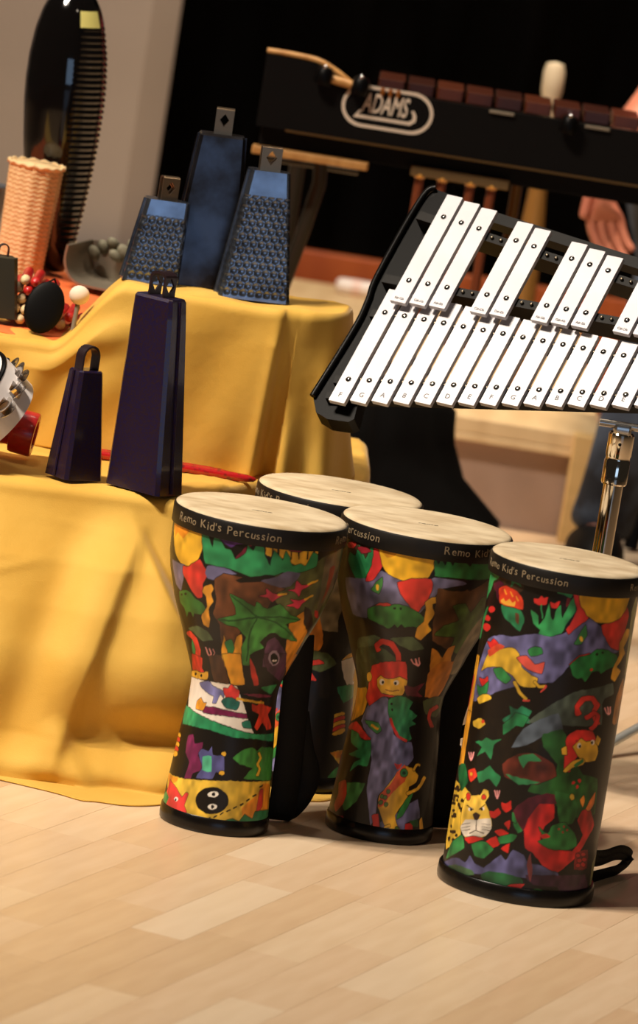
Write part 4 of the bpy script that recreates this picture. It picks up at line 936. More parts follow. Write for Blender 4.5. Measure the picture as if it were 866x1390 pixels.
def bell(label, loc, yaw, h, bot, top, m, hm, handle, lean=(0, 0), group=None, hrot=0.0, skew=0.0, hammered=False):
    t = thing('cowbell', label, 'cowbell', loc, yaw, group); t.rotation_euler = (lean[0], lean[1], yaw)
    def ring(w_, d_, z, b, sx=0): return [(x+sx, y, z) for x, y in ((-w_/2+b, -d_/2), (w_/2-b, -d_/2), (w_/2, -d_/2+b), (w_/2, d_/2-b), (w_/2-b, d_/2), (-w_/2+b, d_/2), (-w_/2, d_/2-b), (-w_/2, -d_/2+b))]
    rs = [ring(bot[0], bot[1], 0, .004)]
    for k in range(1, 9):
        q = k/9; rs.append(ring(bot[0]+(top[0]-bot[0])*q, bot[1]+(top[1]-bot[1])*q, h*q, .004, skew*q))
    rs += [ring(top[0], top[1], h*.985, .004, skew), ring(top[0]-.004, top[1]-.004, h, .003, skew)]
    n = len(rs); vs = [v for r_ in rs for v in r_]; fs = [(k*8+i, k*8+(i+1) % 8, (k+1)*8+(i+1) % 8, (k+1)*8+i) for k in range(n-1) for i in range(8)]
    fs += [tuple(range((n-1)*8, n*8)), tuple(range(7, -1, -1))]
    if hammered: hammered_body(h, bot, top, skew, m, t)
    else: MB().add(vs, fs).build('bell_body', m, t, 25)
    sd = [(bot[0]/2-.001, .001), (top[0]/2-.001+skew, h)]
    for s in (-1, 1):
        MB().tube([(s*(bot[0]/2+.0005), 0, .002), (s*(top[0]/2+.0005)+skew, 0, h*.99)], .0022, 6).build('side_seam', m, t)
    hw, hh, gap, th = handle['w'], handle['h'], handle['gap'], .0028
    if handle['kind'] == 'arch':
        pts = [(-gap/2, 0, h-.002), (-gap/2, 0, h+hh*.55)] + [(-gap/2*math.cos(a), 0, h+hh*.55+gap/2*math.sin(a)) for a in np.linspace(.2, math.pi-.2, 8)] + [(gap/2, 0, h+hh*.55), (gap/2, 0, h-.002)]
        Mz = Matrix.Rotation(hrot, 4, 'Z'); o = MB().tube([tuple(Mz @ Vector(p)+Vector((skew, 0, 0))) for p in pts], hw/2, 8, .22, tuple(Mz @ Vector((0, 1, 0)))).build('handle', hm, t, 40)
    else:
        mb = MB(); Mz = Matrix.Rotation(hrot, 4, 'Z')
        out = [(-hw/2, 0), (hw/2, 0), (hw/2, hh), (-hw/2, hh)]; c = hh*.58; r_ = hw*handle.get('hole', .27); inn = [(0, c-r_*1.35), (r_, c), (0, c+r_*1.35), (-r_, c)]
        out2 = [(0, 0), (hw/2, 0), (hw/2, hh*.5), (hw/2, hh), (0, hh), (-hw/2, hh), (-hw/2, hh*.5), (-hw/2, 0)]
        inn2 = [(0, c-r_*1.35), (r_/2, c-r_*.68), (r_, c), (r_/2, c+r_*.68), (0, c+r_*1.35), (-r_/2, c+r_*.68), (-r_, c), (-r_/2, c-r_*.68)]
        for s in (-1, 1):
            Mx = Matrix.Translation((skew, 0, h-.001)) @ Mz @ Matrix.Translation((0, s*gap/2+th/2, 0)) @ Matrix.Rotation(R(90), 4, 'X')
            mb.holed(out2, inn2, th, Mx)
        # rounded bridge over the two plates
        arc = [(gap/2+th/2)*math.cos(a) for a in np.linspace(0, math.pi, 9)]; arz = [hh + handle.get('rise', .35)*(gap/2+th/2)*math.sin(a) for a in np.linspace(0, math.pi, 9)]
        vs = []; 
        for x in (-hw/2, hw/2):
            for sc in (1.0, .72):
                for y, z in zip(arc, arz): vs.append(Matrix.Translation((skew, 0, h-.001)) @ Mz @ Vector((x, y*sc, hh+(z-hh)*sc - (0 if sc == 1 else .0012))))
        fs = []
        for k in range(8): fs += [(k, k+1, 18+k+1, 18+k), (9+k+1, 9+k, 27+k, 27+k+1), (k+1, k, 9+k, 9+k+1), (18+k, 18+k+1, 27+k+1, 27+k)]
        mb.add(vs, fs); mb.build('handle', hm, t, 30)
    return t
PURPLE = mat('purple_speckle', (28, 20, 60), .32, .3, c2=(46, 28, 34), scale=420, coat=.3, detail=2, bump=.08, bscale=700, lo=.4, hi=.62)
PURPH = mat('dark_handle', (44, 30, 34), .35, .3)
BLUE = mat('hammered_steel', (74, 84, 104), .26, .92, c2=(54, 60, 74), scale=26, kind='voronoi')
def hammer(m, s, strength):
    nt = m.node_tree; b = nt.nodes['Principled BSDF']; tc = nt.nodes.new('ShaderNodeTexCoord'); vo = nt.nodes.new('ShaderNodeTexVoronoi'); vo.inputs['Scale'].default_value = s; vo.inputs['Randomness'].default_value = .35
    nt.links.new(tc.outputs['Object'], vo.inputs['Vector']); bn = nt.nodes.new('ShaderNodeBump'); bn.inputs['Strength'].default_value = strength; bn.inputs['Distance'].default_value = .004; bn.invert = True
    nt.links.new(vo.outputs['Distance'], bn.inputs['Height']); nt.links.new(bn.outputs[0], b.inputs['Normal'])
BLUE = mat('hammered_blue_steel', (146, 156, 174), .24, .95, c2=(112, 116, 128), scale=30); 
BLUES = mat('smooth_blue_steel', (84, 88, 100), .30, .95, c2=(48, 40, 36), scale=18); 
BRONZE = mat('bronze_handle', (150, 128, 104), .3, .95)
GB_ = 'blue hammered steel cowbells'
bell('tall dark purple cowbell with two diamond holes in its handle', (-.206, -.066, LOWZ+.003), R(-33), .226, (.078, .052), (.055, .034), PURPLE, PURPH, dict(kind='plate', w=.020, h=.024, gap=.0215, rise=.5, hole=.36), (0, 0), None, R(85), -.017)
bell('short dark purple cowbell with an arched handle, beside the tall purple one', (-.290, -.060, LOWZ+.003), R(40), .128, (.054, .046), (.034, .027), PURPLE, PURPH, dict(kind='arch', w=.014, h=.027, gap=.025), (0, 0), None, R(8), -.004)
bell('smallest of the blue hammered cowbells on the yellow cloth, left of the taller two', (-.248, .205, .5315), R(9), .101, (.068, .048), (.052, .034), BLUE, BRONZE, dict(kind='plate', w=.021, h=.027, gap=.012, rise=.4), (0, R(0)), GB_, R(12), .008, True)
bell('tallest smooth blue steel cowbell standing behind the other two', (-.188, .250, .5315), R(6), .186, (.085, .058), (.056, .036), BLUES, BRONZE, dict(kind='plate', w=.022, h=.031, gap=.012, rise=.3), (0, R(-1)), GB_, R(-4), .004)
bell('blue hammered cowbell at the corner of the raised yellow cloth', (-.122, .200, .5315), R(10), .156, (.088, .056), (.048, .034), BLUE, BRONZE, dict(kind='plate', w=.025, h=.029, gap=.012, rise=.2), (0, R(-1)), GB_, R(0), .001, True)
bell('dark olive metal cowbell cut off by the left edge of the picture', (-.428, .222, .458), R(15), .074, (.052, .04), (.032, .026), mat('olive_metal', (74, 68, 52), .4, .6), PURPH, dict(kind='arch', w=.008, h=.015, gap=.012))

# ------------------------------------------------------------------ guiro, shaker and other small instruments
def lerp(a, b, t): return a+(b-a)*t
gu = thing('guiro', 'tall glossy black guiro with ribbed flank standing on the orange cloth', 'guiro', (-.402, .78, .454)); gu.rotation_euler = (0, R(-3.5), 0)
gp = [(.016, 0), (.024, .004), (.030, .03), (.037, .07), (.0445, .12), (.050, .17), (.0535, .22), (.0540, .25), (.0520, .285), (.0465, .32), (.038, .348), (.027, .368), (.014, .381), (.002, .385)]
gz = np.linspace(0, .385, 240); gr = np.interp(gz, [z for _, z in gp], [r for r, _ in gp]); ker = np.hanning(15); ker /= ker.sum(); gr = np.convolve(np.pad(gr, 7, mode='edge'), ker, 'valid'); gr[-1] = .001
def gfn(r, z, a):
    a = (a+math.pi) % (2*math.pi)-math.pi
    wgt = sstep(R(14), R(30), a)*(1-sstep(R(120), R(140), a))*sstep(.03, .05, z)*(1-sstep(.315, .335, z))
    return r - .0022*wgt*(.5+.5*math.cos(2*math.pi*z/.0078))
MB().lathe(list(zip(gr, gz)), 72, None, True, gfn).build('guiro_body', mat('black_lacquer', (10, 8, 8), .07, coat=.6), gu, 80)
lb = MB(); vs = []
for z in np.linspace(.326, .347, 6):
    for a in np.linspace(R(20), R(62), 8):
        r_ = float(np.interp(z, gz, gr))+.0006; vs.append((r_*math.sin(a), -r_*math.cos(a), z))
lb.add(vs, [(j*8+i, j*8+i+1, (j+1)*8+i+1, (j+1)*8+i) for j in range(5) for i in range(7)]).build('paper_label', mat('pale_label', (214, 206, 120), .6), gu, 80)
ws = thing('wicker_shaker', 'pale woven wicker cylinder shaker in front of the black guiro', 'shaker', (-.437, .685, .455)); ws.rotation_euler = (R(1), R(1.5), 0)
wz = np.linspace(0, .146, 170)
def wfn(r, z, a): 
    col = math.cos(a*22); row = math.cos(math.pi*z/.0030)
    return r + .0006*col*(1 if int(z/.0030) % 2 else -1)*.6 + .0003*row + .0007*math.cos(a*11)
MB().lathe([(lerp(.0300, .0355, z/.146), z) for z in wz], 132, None, True, wfn).build('woven_body', mat('wicker', (232, 202, 152), .6, c2=(216, 178, 124), scale=90, stretch=(1, 1, 2)), ws, 80)
for z, r_ in ((.0025, .0310), (.1455, .0362)):
    P = [((r_+.0008*math.sin(30*a))*math.sin(a), -(r_+.0008*math.sin(30*a))*math.cos(a), z+.0012*math.cos(15*a)) for a in np.linspace(0, 2*math.pi, 90)]
    MB().tube(P, .0022, 6, caps=False).build('braided_edge', mat('wicker_edge', (226, 192, 140), .6), ws, 80)
# metal trough with pods
tg = thing('metal_trough', 'grey metal open trough lying on the orange cloth behind the small blue cowbell', 'trough', (-.326, .70, .4555), R(-14))
prof = [(-.040, .050), (-.041, .030), (-.034, .012), (-.020, .002), (0, 0), (.03, 0), (.052, .002), (.060, .02), (.061, .050)]
PO = crom(prof, 30); PI = [(x*.93, z*.94+.0026) for x, z in PO]; n = len(PO); vs = []; fs = []
for y in (-.055, .055):
    vs += [(x, y, z) for x, z in PO]; vs += [(x, y, z) for x, z in PI]
for k in range(n-1): fs += [(k, k+1, 2*n+k+1, 2*n+k), (n+k+1, n+k, 3*n+k, 3*n+k+1), (k+1, k, n+k, n+k+1), (2*n+k, 2*n+k+1, 3*n+k+1, 3*n+k)]
fs += [(0, 2*n, 3*n, n), (n-1, 2*n-1, 4*n-1, 3*n-1)]
MB().add(vs, fs).build('trough_shell', mat('grey_tin', (150, 140, 124), .42, .7), tg, 35)
MB().prism([(x, z) for x, z in PI], .002, Matrix.Translation((0, .052, 0)) @ Matrix.Rotation(R(90), 4, 'X')).build('end_plate', mat('grey_tin', (150, 140, 124), .42, .7), tg)
for k in range(9):
    x = -.030+.011*k+random.uniform(-.003, .003); y = random.uniform(-.02, .035); z = .048+random.uniform(-.004, .010)
    po = MB().ball((0, 0, 0), .0095, 8, (1.2, .9, .75)).build('seed_pod', mat('grey_pod', (128, 124, 104), .8, c2=(96, 92, 74), scale=80), None, 70); po.parent = None
    o = po; o.location = tg.matrix_basis @ Vector((x, y, .0105+.009*(k % 2)+.018*(1 if k % 3 == 0 else .4))); o.location = (-.318+x*.9, .70+y+.03, .4555+.036+.007*(k % 3)); o.rotation_euler = (random.random(), random.random(), random.random())
    tag(o, 'grey-green seed pod heaped in the metal trough', 'seed pod', 'seed pods in the metal trough')
# bundle of rhythm sticks seen end on
REDW = mat('red_painted_wood', (196, 36, 34), .35, c2=(170, 26, 28), scale=40, coat=.2); TIP = mat('bare_wood_tip', (232, 206, 160), .6, c2=(216, 182, 130), scale=80)
GS = 'rhythm sticks bundled end-on on the orange cloth'
def px_stick(x, z, y, rad, red, yaw, pitch, label=None):
    t = thing('rhythm_stick', label or ('red painted rhythm stick with a rounded bare wood tip in the bundle' if not red else 'red tipped rhythm stick in the bundle'), 'stick', (x, y, z), 0, GS); t.rotation_euler = (R(90)+pitch, 0, yaw)
    L = .09
    MB().lathe([(rad, -L), (rad, -.010)], 14).build('shaft', REDW, t, 40)
    MB().lathe([(rad, -.010), (rad*1.02, -.004), (rad*.86, .0006), (rad*.5, .0030), (.0003, .0038)], 14, None, False).build('tip', REDW if red else TIP, t, 40)
for row, (z, xs) in enumerate(((.4570, (-.410, -.397, -.384, -.345, -.332)), (.4690, (-.403, -.390, -.377, -.364, -.351, -.338)), (.4810, (-.410, -.397, -.384, -.371, -.358)), (.4930, (-.403, -.390, -.377, -.364)), (.505, (-.397, -.384)))):
    for x in xs: px_stick(x+random.uniform(-.002, .002), z+.0015, .222+random.uniform(-.012, .012), .0062, random.random() < .3, R(random.uniform(-3, 3)), R(random.uniform(-1, 1)))
ca = thing('castanet', 'black egg-shaped castanet propped in the dip of the yellow cloth', 'castanet', (-.373, .185, .4515)); ca.rotation_euler = (R(-14), R(12), R(4))
for s in (-1, 1):
    MB().ball((0, s*.0055, .031), .0315, 14, (.74, .17, 1.02)).build('shell', mat('ebony', (7, 6, 6), .55, spec=.12), ca, 70)
MB().tube([(-.006, -.004, .061), (0, 0, .068), (.006, .004, .061)], .0014, 6).build('cord', BLACKM, ca, 60)
ml = thing('felt_mallet', 'mallet with a round white felt head beside the black castanet', 'mallet', (-.329, .19, .4595)); ml.rotation_euler = (R(-8), R(2), 0)
MB().ball((0, 0, .043), .0125, 10, (1, 1, .95)).build('mallet_head', mat('white_felt', (232, 212, 190), .9), ml, 80)
MB().lathe([(.0034, 0), (.0030, .002), (.0030, .034)], 10).build('handle', mat('grey_handle', (120, 108, 92), .5), ml, 50)
cup = thing('metal_cup', 'small grey metal cup at the far left behind the wicker shaker', 'cup', (-.505, .82, .454))
MB().lathe([(.020, 0), (.024, .03), (.030, .095), (.028, .095), (.022, .03), (.001, .004)], 28).build('cup_body', mat('pewter', (160, 160, 164), .3, .8), cup, 40)
MB().tube([(.0315*math.sin(a), -.0315*math.cos(a), .095) for a in np.linspace(0, 2*math.pi, 40)], .0018, 6, caps=False).build('rim', mat('pewter', (160, 160, 164), .3, .8), cup, 60)
# tambourine at the left edge
TA = Vector((-.70, -.34, .62)).normalized()
tm = thing('tambourine', 'white tambourine with steel jingles at the left edge of the low step', 'tambourine'); tm.matrix_world = frame(TA, (-.412, -.06, .389))
TW = mat('white_plastic', (236, 228, 226), .35)
def arc_band(a0, a1, z0, z1, ro, ri, n=8):
    vs = []; 
    for a in np.linspace(a0, a1, n):
        for r_ in (ri, ro):
            for z in (z0, z1): vs.append((r_*math.cos(a), r_*math.sin(a), z))
    fs = []
    for k in range(n-1):
        b = 4*k; c = b+4; fs += [(b+2, b+3, c+3, c+2), (b, c, c+1, b+1), (b, b+2, c+2, c), (b+1, c+1, c+3, b+3)]
    fs += [(0, 1, 3, 2), (4*(n-1), 4*(n-1)+2, 4*(n-1)+3, 4*(n-1)+1)]
    return vs, fs
RO = .062; mb = MB()
mb.add(*arc_band(0, 2*math.pi, -.026, -.010, RO, RO-.006, 72)); mb.add(*arc_band(0, 2*math.pi, .008, .026, RO, RO-.006, 72))
NJ = 14
for k in range(NJ): a = 2*math.pi*k/NJ; mb.add(*arc_band(a-.10, a+.10, -.010, .008, RO, RO-.006, 4))
mb.build('frame', TW, tm, 40)
MB().lathe([(RO+.0006, .0235), (RO+.0006, .0255), (RO-.001, .027), (RO-.004, .027)], 72, None, False).build('black_band', BLACK, tm, 40)
MB().lathe([(RO-.002, .0268), (.0005, .0272)], 72, None, False).build('tambourine_head', mat('tambourine_skin', (238, 230, 222), .5), tm, 40)
JG = MB()
for dz in (-.0022, .0022): JG.lathe([(.0004, dz), (.006, dz+.0004*np.sign(dz)), (.0095, dz+.0016*np.sign(dz)), (.0125, dz+.0018*np.sign(dz)), (.0125, dz+.0024*np.sign(dz)), (.009, dz+.0024*np.sign(dz)), (.006, dz+.0010*np.sign(dz))], 20, None, False)
jm = JG.mesh('jingle', SILVER, 40)
for k in range(NJ):
    a = 2*math.pi*(k+.5)/NJ; o = obj('jingle', jm, None, tm); o.location = (math.cos(a)*(RO-.001), math.sin(a)*(RO-.001), -.001); o.rotation_euler = (R(random.uniform(-12, 12)), R(random.uniform(-12, 12)), 0)
# red wooden tone block and sticks
rb = thing('tone_block', 'red wooden tone block with a collar lying behind the white tambourine', 'tone block'); rb.matrix_world = frame((.93, -.05, -.10), (-.450, .03, .362), (0, 0, 1))
MB().lathe([(.0005, -.06), (.016, -.06), (.019, -.057), (.019, .080)], 28).build('barrel', REDW, rb, 40)
MB().lathe([(.0195, .076), (.0255, .078), (.0265, .082), (.0265, .103), (.0255, .105), (.017, .105), (.016, .085), (.0005, .084)], 28).build('collar', REDW, rb, 40)
SPECK = mat('red_speckled_lacquer', (176, 26, 30), .2, c2=(70, 30, 26), scale=160, coat=.5, lo=.5, hi=.75)
for k, (x0, x1, y, z, lab) in enumerate(((-.27, -.080, .118, .0058, 'longer speckled red stick lying on the yellow cloth behind the tall purple cowbell'), (-.27, -.112, .130, .0058, 'shorter speckled red stick lying just behind the longer one'))):
    L = x1-x0; t = thing('rhythm_stick', lab, 'stick', (x0, y, LOWZ+z), 0, 'red sticks on the low step'); t.rotation_euler = (0, R(90), R(-2))
    MB().lathe([(.0052, 0), (.0052, L-.03)], 14).build('shaft', SPECK, t, 40); MB().lathe([(.0052, L-.03), (.0046, L-.012), (.0030, L-.003), (.0003, L)], 14, None, False).build('tip', SPECK, t, 60)

# ------------------------------------------------------------------ xylophone
xy = thing('xylophone', 'large xylophone with rosewood bars and a black front board lettered ADAMS', 'xylophone', (0, 1.2, 0))
BOARD = mat('black_board', (14, 12, 11), .55, spec=.1)
MB().prism([(-.172, .648), (1.09, .648), (1.09, .722), (-.046, .722), (-.075, .738), (-.10, .747), (-.172, .750)], .024, Matrix.Translation((0, .024, 0)) @ Matrix.Rotation(R(90), 4, 'X')).build('front_board', BOARD, xy)
MB().box((.46, .034, .634), (1.25, .02, .030), bev=.002).build('lower_lip', BLACKM, xy)
MB().box((.48, .0105, .6475), (1.22, .026, .003)).build('trim_strip', mat('worn_brass', (110, 82, 44), .4, .7), xy)
TAN = mat('tan_wood', (196, 146, 84), .4, c2=(176, 124, 66), scale=8, stretch=(8, 1, 1))
P = crom([(-.172, .006, .753), (-.14, .006, .753), (-.10, .006, .750), (-.072, .006, .739), (-.046, .006, .724)], 24)
MB().tube([tuple(p) for p in P], .0045, 8).build('top_rail', TAN, xy, 60)
MB().tube([(-.090, -.006, .731), (-.062, -.006, .727), (-.030, -.006, .722)], .006, 8).build('cord_rail', TAN, xy, 60)
MB().box((-.090, .012, .6145), (.165, .03, .011), bev=.003).build('wood_rail', TAN, xy)
for x, z in ((-.088, .732), (-.036, .726), (.40, .716), (.26, .718)):
    k = MB().lathe([(.011, -.012), (.012, -.008), (.012, .008), (.008, .013)], 16, Matrix.Translation((x, -.012, z)) @ Matrix.Rotation(R(8), 4, 'Y')).build('bar_post', BLACK, xy, 40)
    MB().ball((x, -.018, z+.013), .0035, 6).build('post_pin', SILVER, k)
for k in range(3): MB().lathe([(.0028, 0), (.0032, .006), (.002, .010)], 10, Matrix.Translation((-.004+.011*k, -.004, .718))).build('gold_pin', mat('copper_pin', (200, 120, 50), .3, .8), xy, 40)
ROSE = [mat('rosewood_%d' % i, c, .3, c2=c2, scale=20, stretch=(1, 8, 1), coat=.3) for i, (c, c2) in enumerate((((84, 38, 20), (62, 26, 14)), ((68, 30, 17), (48, 20, 12)), ((98, 46, 24), (72, 32, 16))))]
for k in range(26):
    x = -.012 + .0415*k + .019
    o = MB().box((0, 0, 0), (.037, .13-.001*k, .017), bev=.002).build('bar', ROSE[k % 3], xy); o.location = (x, .075, .7315)
for x in (.165, .30): MB().box((x, -.002, .719), (.035, .006, .004), bev=.001).build('felt_strip', mat('grey_felt', (120, 108, 92), .9), xy)
# round-ended logo: ring, lettering and swash
WPAINT = mat('cream_paint', (214, 196, 176), .6); LC = (.0065, .6985)
lo = obj('logo_ring', None, None, xy); bpy.data.objects.remove(lo)
pts = []; hw, hh = .0645, .0295
for a in np.linspace(-math.pi/2, math.pi/2, 16): pts.append((hw-hh+hh*math.cos(a), hh*math.sin(a)))
for a in np.linspace(math.pi/2, 3*math.pi/2, 16): pts.append((-hw+hh+hh*math.cos(a), hh*math.sin(a)))
MX = Matrix.Translation((LC[0], -.0003, LC[1])) @ Matrix.Rotation(R(90), 4, 'X')
inn = [(x*(1-.0045/hw), y*(1-.0045/hh)) for x, y in pts]
ring = MB().holed(pts, inn, .0006, MX).build('logo_ring', WPAINT, xy); ring['label'] = 'cream rounded outline of the maker emblem'
v, f = text_mesh('ADAMS', .038, .0003, shear=.25, bold=.0006); wd = v[:, 0].max()
tx = MB().add([MX @ Vector((x*.066/wd-.036, y*1.0-.007, z+.0003)) for x, y, z in v], f).build('logo_lettering', WPAINT, xy); tx['label'] = 'cream slanted lettering ADAMS'
sw = [(-.046, -.017), (-.038, -.005), (-.036, -.007), (-.040, -.0125), (.031, -.0125), (.0365, -.009), (.0365, -.003), (.033, .003), (.037, .004), (.0415, -.003), (.0415, -.011), (.034, -.017)]
MB().prism(sw, .0006, MX).build('logo_swash', WPAINT, xy)
# brackets, rods, resonators, legs
MB().box((.122, .03, .6185), (.14, .03, .014), bev=.002).build('bracket', mat('bronze_plate', (120, 96, 62), .4, .6), xy)
RODM = mat('red_brown_rod', (116, 56, 28), .4)
for x in (.066, .098, .138, .168):
    o = MB().tube([(x, .03, .38), (x, .03, .612)], .0065, 12).build('rod', RODM, xy, 40); MB().ball((x, .022, .613), .0095, 8, (1, .8, .6)).build('rod_cap', mat('amber_cap', (222, 160, 74), .3), o, 60)
for x, r_ in ((.205, .008), (.46, .012), (.52, .012)): MB().tube([(x, .10, .30), (x, .10, .72)], r_, 14).build('resonator', mat('dull_brass', (120, 84, 40), .35, .7), xy, 40)
GREYM = mat('dark_steel', (70, 64, 54), .4, .8)
MB().tube([(-.075, .06, .61), (-.072, .06, .575), (-.085, .06, .50), (-.105, .06, .40), (-.11, .06, .012)], .010, 10).build('leg', GREYM, xy, 60)
MB().tube([(-.15, .06, .60), (-.02, .06, .60)], .005, 8).build('cross_bar', GREYM, xy, 60)
MB().tube([(-.11, .30, .70), (-.11, .30, .012)], .012, 10).build('leg', GREYM, xy, 60)
for y in (.06, .30): MB().tube([(1.02, y, .70), (1.02, y, .012)], .012, 10).build('leg', GREYM, xy, 60)
MB().tube([(-.11, .05, .32), (-.11, .31, .32)], .009, 8).build('side_stretcher', GREYM, xy, 60); MB().tube([(1.02, .05, .32), (1.02, .31, .32)], .009, 8).build('side_stretcher', GREYM, xy, 60)
MB().box((-.11, .18, .69), (.03, .30, .06), bev=.004).build('end_rail', BOARD, xy); MB().box((1.02, .18, .69), (.03, .30, .06), bev=.004).build('end_rail', BOARD, xy)
for x, y in ((-.11, .06), (-.11, .30), (1.02, .06), (1.02, .30)): MB().ball((x, y, .013), .013, 8).build('castor', BLACKM, xy, 60)
up = thing('upright_pole', 'pale gold upright pole with a wider pale top behind the xylophone bars', 'pole', (.276, 2.35, .170)); up.rotation_euler = (0, R(-1.2), 0)
MB().lathe([(.022, .02), (.020, .27), (.013, .36), (.011, .46)], 20).build('pole', mat('gold_pole', (176, 128, 66), .35, .5), up, 50)
MB().lathe([(.011, .455), (.013, .485), (.0175, .505), (.0175, .535), (.014, .548), (.002, .551)], 20).build('pole_top', mat('cream_cap', (222, 206, 176), .5), up, 50)
MB().lathe([(.07, 0), (.07, .012), (.022, .022)], 28).build('pole_base', BLACK, up, 40)

# ------------------------------------------------------------------ seated person, mostly beyond the right edge
def skin_figure(name, nodes, edges, m, parent, sub=2, root=0):
    me = bpy.data.meshes.new(name); me.from_pydata([n_[:3] for n_ in nodes], edges, [])
    o = bpy.data.objects.new(name, me); COL.objects.link(o)
    o.modifiers.new('skin', 'SKIN'); s = o.modifiers.new('sub', 'SUBSURF'); s.levels = sub; s.render_levels = sub
    for i, n_ in enumerate(nodes):
        sv = me.skin_vertices[0].data[i]; r_ = n_[3]; sv.radius = (r_, r_) if not isinstance(r_, tuple) else r_; sv.use_root = (i == root)
    o.modifiers['skin'].use_smooth_shade = True
    dg = bpy.context.evaluated_depsgraph_get(); nm = bpy.data.meshes.new_from_object(o.evaluated_get(dg)); nm.name = name
    bpy.data.objects.remove(o); nm.materials.clear(); nm.materials.append(m)
    for p in nm.polygons: p.use_smooth = True
    return obj(name, nm, None, parent)
FLESH = mat('skin_tone', (206, 132, 104), .5, c2=(190, 112, 88), scale=22, bump=.08, bscale=90)
pe = thing('person', 'seated person in jeans and pink top, hand hanging below the xylophone board', 'person', (.60, 2.12, 0))
O_ = Vector((.60, 2.12, 0))
def rel(p, r_): return (p[0]-O_.x, p[1]-O_.y, p[2], r_)
B = [rel((.60, 2.12, .53), (.15, .115)), rel((.60, 2.12, .70), (.135, .10)), rel((.60, 2.11, .90), (.15, .11)), rel((.60, 2.10, 1.02), (.10, .08)), rel((.60, 2.08, 1.10), .055), rel((.60, 2.06, 1.17), (.07, .075)), rel((.60, 2.045, 1.25), (.078, .09)), rel((.60, 2.05, 1.32), (.06, .07)),
     rel((.52, 2.10, .50), .085), rel((.485, 1.80, .475), .058), rel((.462, 1.80, .25), .048), rel((.432, 1.80, .09), .034), rel((.422, 1.75, .045), .026), rel((.417, 1.68, .036), .020),
     rel((.68, 2.10, .50), .085), rel((.71, 1.78, .475), .058), rel((.71, 1.78, .25), .048), rel((.71, 1.80, .09), .034), rel((.71, 1.75, .045), .026), rel((.715, 1.68, .036), .020),
     rel((.455, 2.09, .98), .056), rel((.435, 2.02, .82), .044), rel((.425, 1.93, .735), .038), rel((.372, 1.83, .665), .030), rel((.345, 1.80, .612), (.024, .020)), rel((.349, 1.797, .578), (.033, .018)), rel((.356, 1.795, .552), (.032, .016)),
     rel((.745, 2.09, .98), .056), rel((.78, 1.98, .80), .044), rel((.77, 1.85, .74), .038), rel((.70, 1.62, .76), .028), rel((.675, 1.55, .765), (.024, .018)), rel((.655, 1.50, .765), (.03, .016)), rel((.645, 1.475, .765), (.028, .014))]
E_ = [(0, 1), (1, 2), (2, 3), (3, 4), (4, 5), (5, 6), (6, 7), (0, 8), (8, 9), (9, 10), (10, 11), (11, 12), (12, 13), (0, 14), (14, 15), (15, 16), (16, 17), (17, 18), (18, 19), (2, 20), (20, 21), (21, 22), (22, 23), (23, 24), (24, 25), (25, 26), (2, 27), (27, 28), (28, 29), (29, 30), (30, 31), (31, 32), (32, 33)]
def fingers(B, E_, tip_idx, base, along, across, curl, th_idx):
    base, along, across, curl = Vector(base), Vector(along).normalized(), Vector(across).normalized(), Vector(curl).normalized()
    for k, (off, L) in enumerate(((-.024, .060), (-.008, .070), (.008, .066), (.022, .052))):
        p = base + across*off; prev = tip_idx
        for q, (fr, cv) in enumerate(((.12, 0), (.45, .10), (.78, .28), (1.0, .52))):
            B.append(rel(p + along*L*fr + curl*L*cv, .0088-.0009*q)); E_.append((prev, len(B)-1)); prev = len(B)-1
    p = base - along*.040 - across*.022; prev = th_idx
    for q, (fr, cv) in enumerate(((.0, 0), (.5, .1), (1.0, .3))):
        B.append(rel(p - across*.020*(fr+.3) + along*.048*fr + curl*.03*cv + curl*.006, .0100-.0010*q)); E_.append((prev, len(B)-1)); prev = len(B)-1
fingers(B, E_, 26, (.358, 1.794, .545), (.10, 0, -1), (1, .2, .10), (.5, -.25, 0), 25)
fingers(B, E_, 33, (.642, 1.468, .765), (-.2, -1, -.1), (1, -.2, 0), (0, 0, -1), 32)
body = skin_figure('body', B, E_, FLESH, pe, 2)
JEANS = mat('dark_denim', (26, 30, 40), .8, c2=(78, 92, 114), scale=11, bump=.3, bscale=14, lo=.40, hi=.66)
def grow(idx, g): 
    out = []
    for i in idx:
        x, y, z, r_ = B[i]; out.append((x, y, z, (r_[0]+g, r_[1]+g) if isinstance(r_, tuple) else r_+g))
    return out
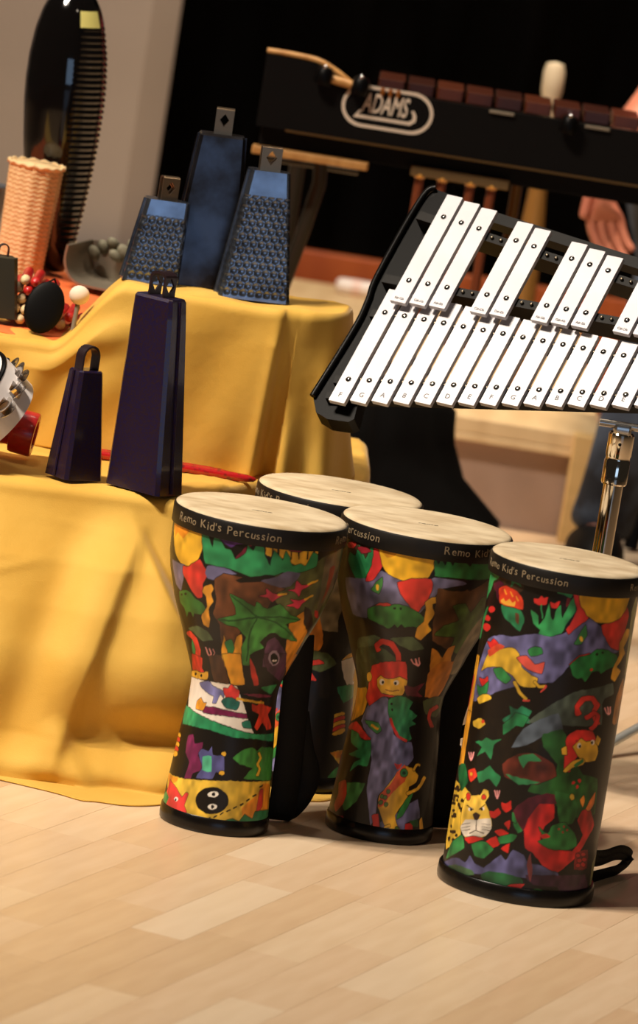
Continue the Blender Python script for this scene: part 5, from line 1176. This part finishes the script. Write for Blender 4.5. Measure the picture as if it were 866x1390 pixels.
JN = grow([0, 8, 9, 10, 11, 14, 15, 16, 17], .016) + [rel((.424, 1.79, .050), .058), rel((.71, 1.79, .050), .058)]
skin_figure('jeans', JN, [(0, 1), (1, 2), (2, 3), (3, 4), (4, 9), (0, 5), (5, 6), (6, 7), (7, 8), (8, 10)], JEANS, pe)
sh = grow([1, 0, 2, 3, 20, 21, 27, 28], .016); sh[1] = (sh[1][0], sh[1][1]-.02, sh[1][2], (.205, .15)); skin_figure('pink_top', sh, [(0, 1), (0, 2), (2, 3), (2, 4), (4, 5), (2, 6), (6, 7)], mat('pink_cotton', (226, 70, 96), .8), pe)
for i, nm in ((12, 'shoe'), (18, 'shoe')):
    x, y, z, r_ = B[i]; MB().ball((x, y-.02, .040), .05, 12, (.92, 2.3, .78)).build('shoe', mat('black_leather', (10, 9, 9), .5, spec=.15), pe, 60)
hx, hy, hz, _ = B[6]
MB().ball((hx, hy+.018, hz+.025), .092, 14, (.95, 1.0, 1.05)).build('hair', mat('dark_hair', (36, 26, 20), .6, bump=.4, scale=60), pe, 60)
for s in (-1, 1):
    e = MB().ball((hx+s*.030, hy-.083, hz+.01), .010, 8, (1.2, .6, .8)).build('eye', mat('eye_white', (230, 226, 220), .3), pe, 60)
    MB().ball((hx+s*.030, hy-.090, hz+.01), .0045, 6).build('iris', BLACK, e, 60)
    MB().ball((hx+s*.082, hy+.01, hz), .018, 8, (.45, .8, 1.2)).build('ear', FLESH, pe, 60)
MB().ball((hx, hy-.092, hz-.012), .013, 8, (.8, 1.1, 1.5)).build('nose', FLESH, pe, 60)
MB().ball((hx, hy-.078, hz-.045), .016, 8, (1.4, .6, .4)).build('mouth', mat('lips', (176, 84, 80), .5), pe, 60)
so = thing('stool', 'plain black stool under the seated person at the right edge', 'stool', (.60, 2.14, 0))
MB().lathe([(.15, .355), (.165, .36), (.165, .385), (.15, .392)], 32).build('seat', BLACK, so, 40)
for a in (45, 135, 225, 315): MB().tube([(.09*math.cos(R(a)), .09*math.sin(R(a)), .36), (.15*math.cos(R(a)), .15*math.sin(R(a)), .004)], .012, 10).build('leg', BLACK, so, 50)
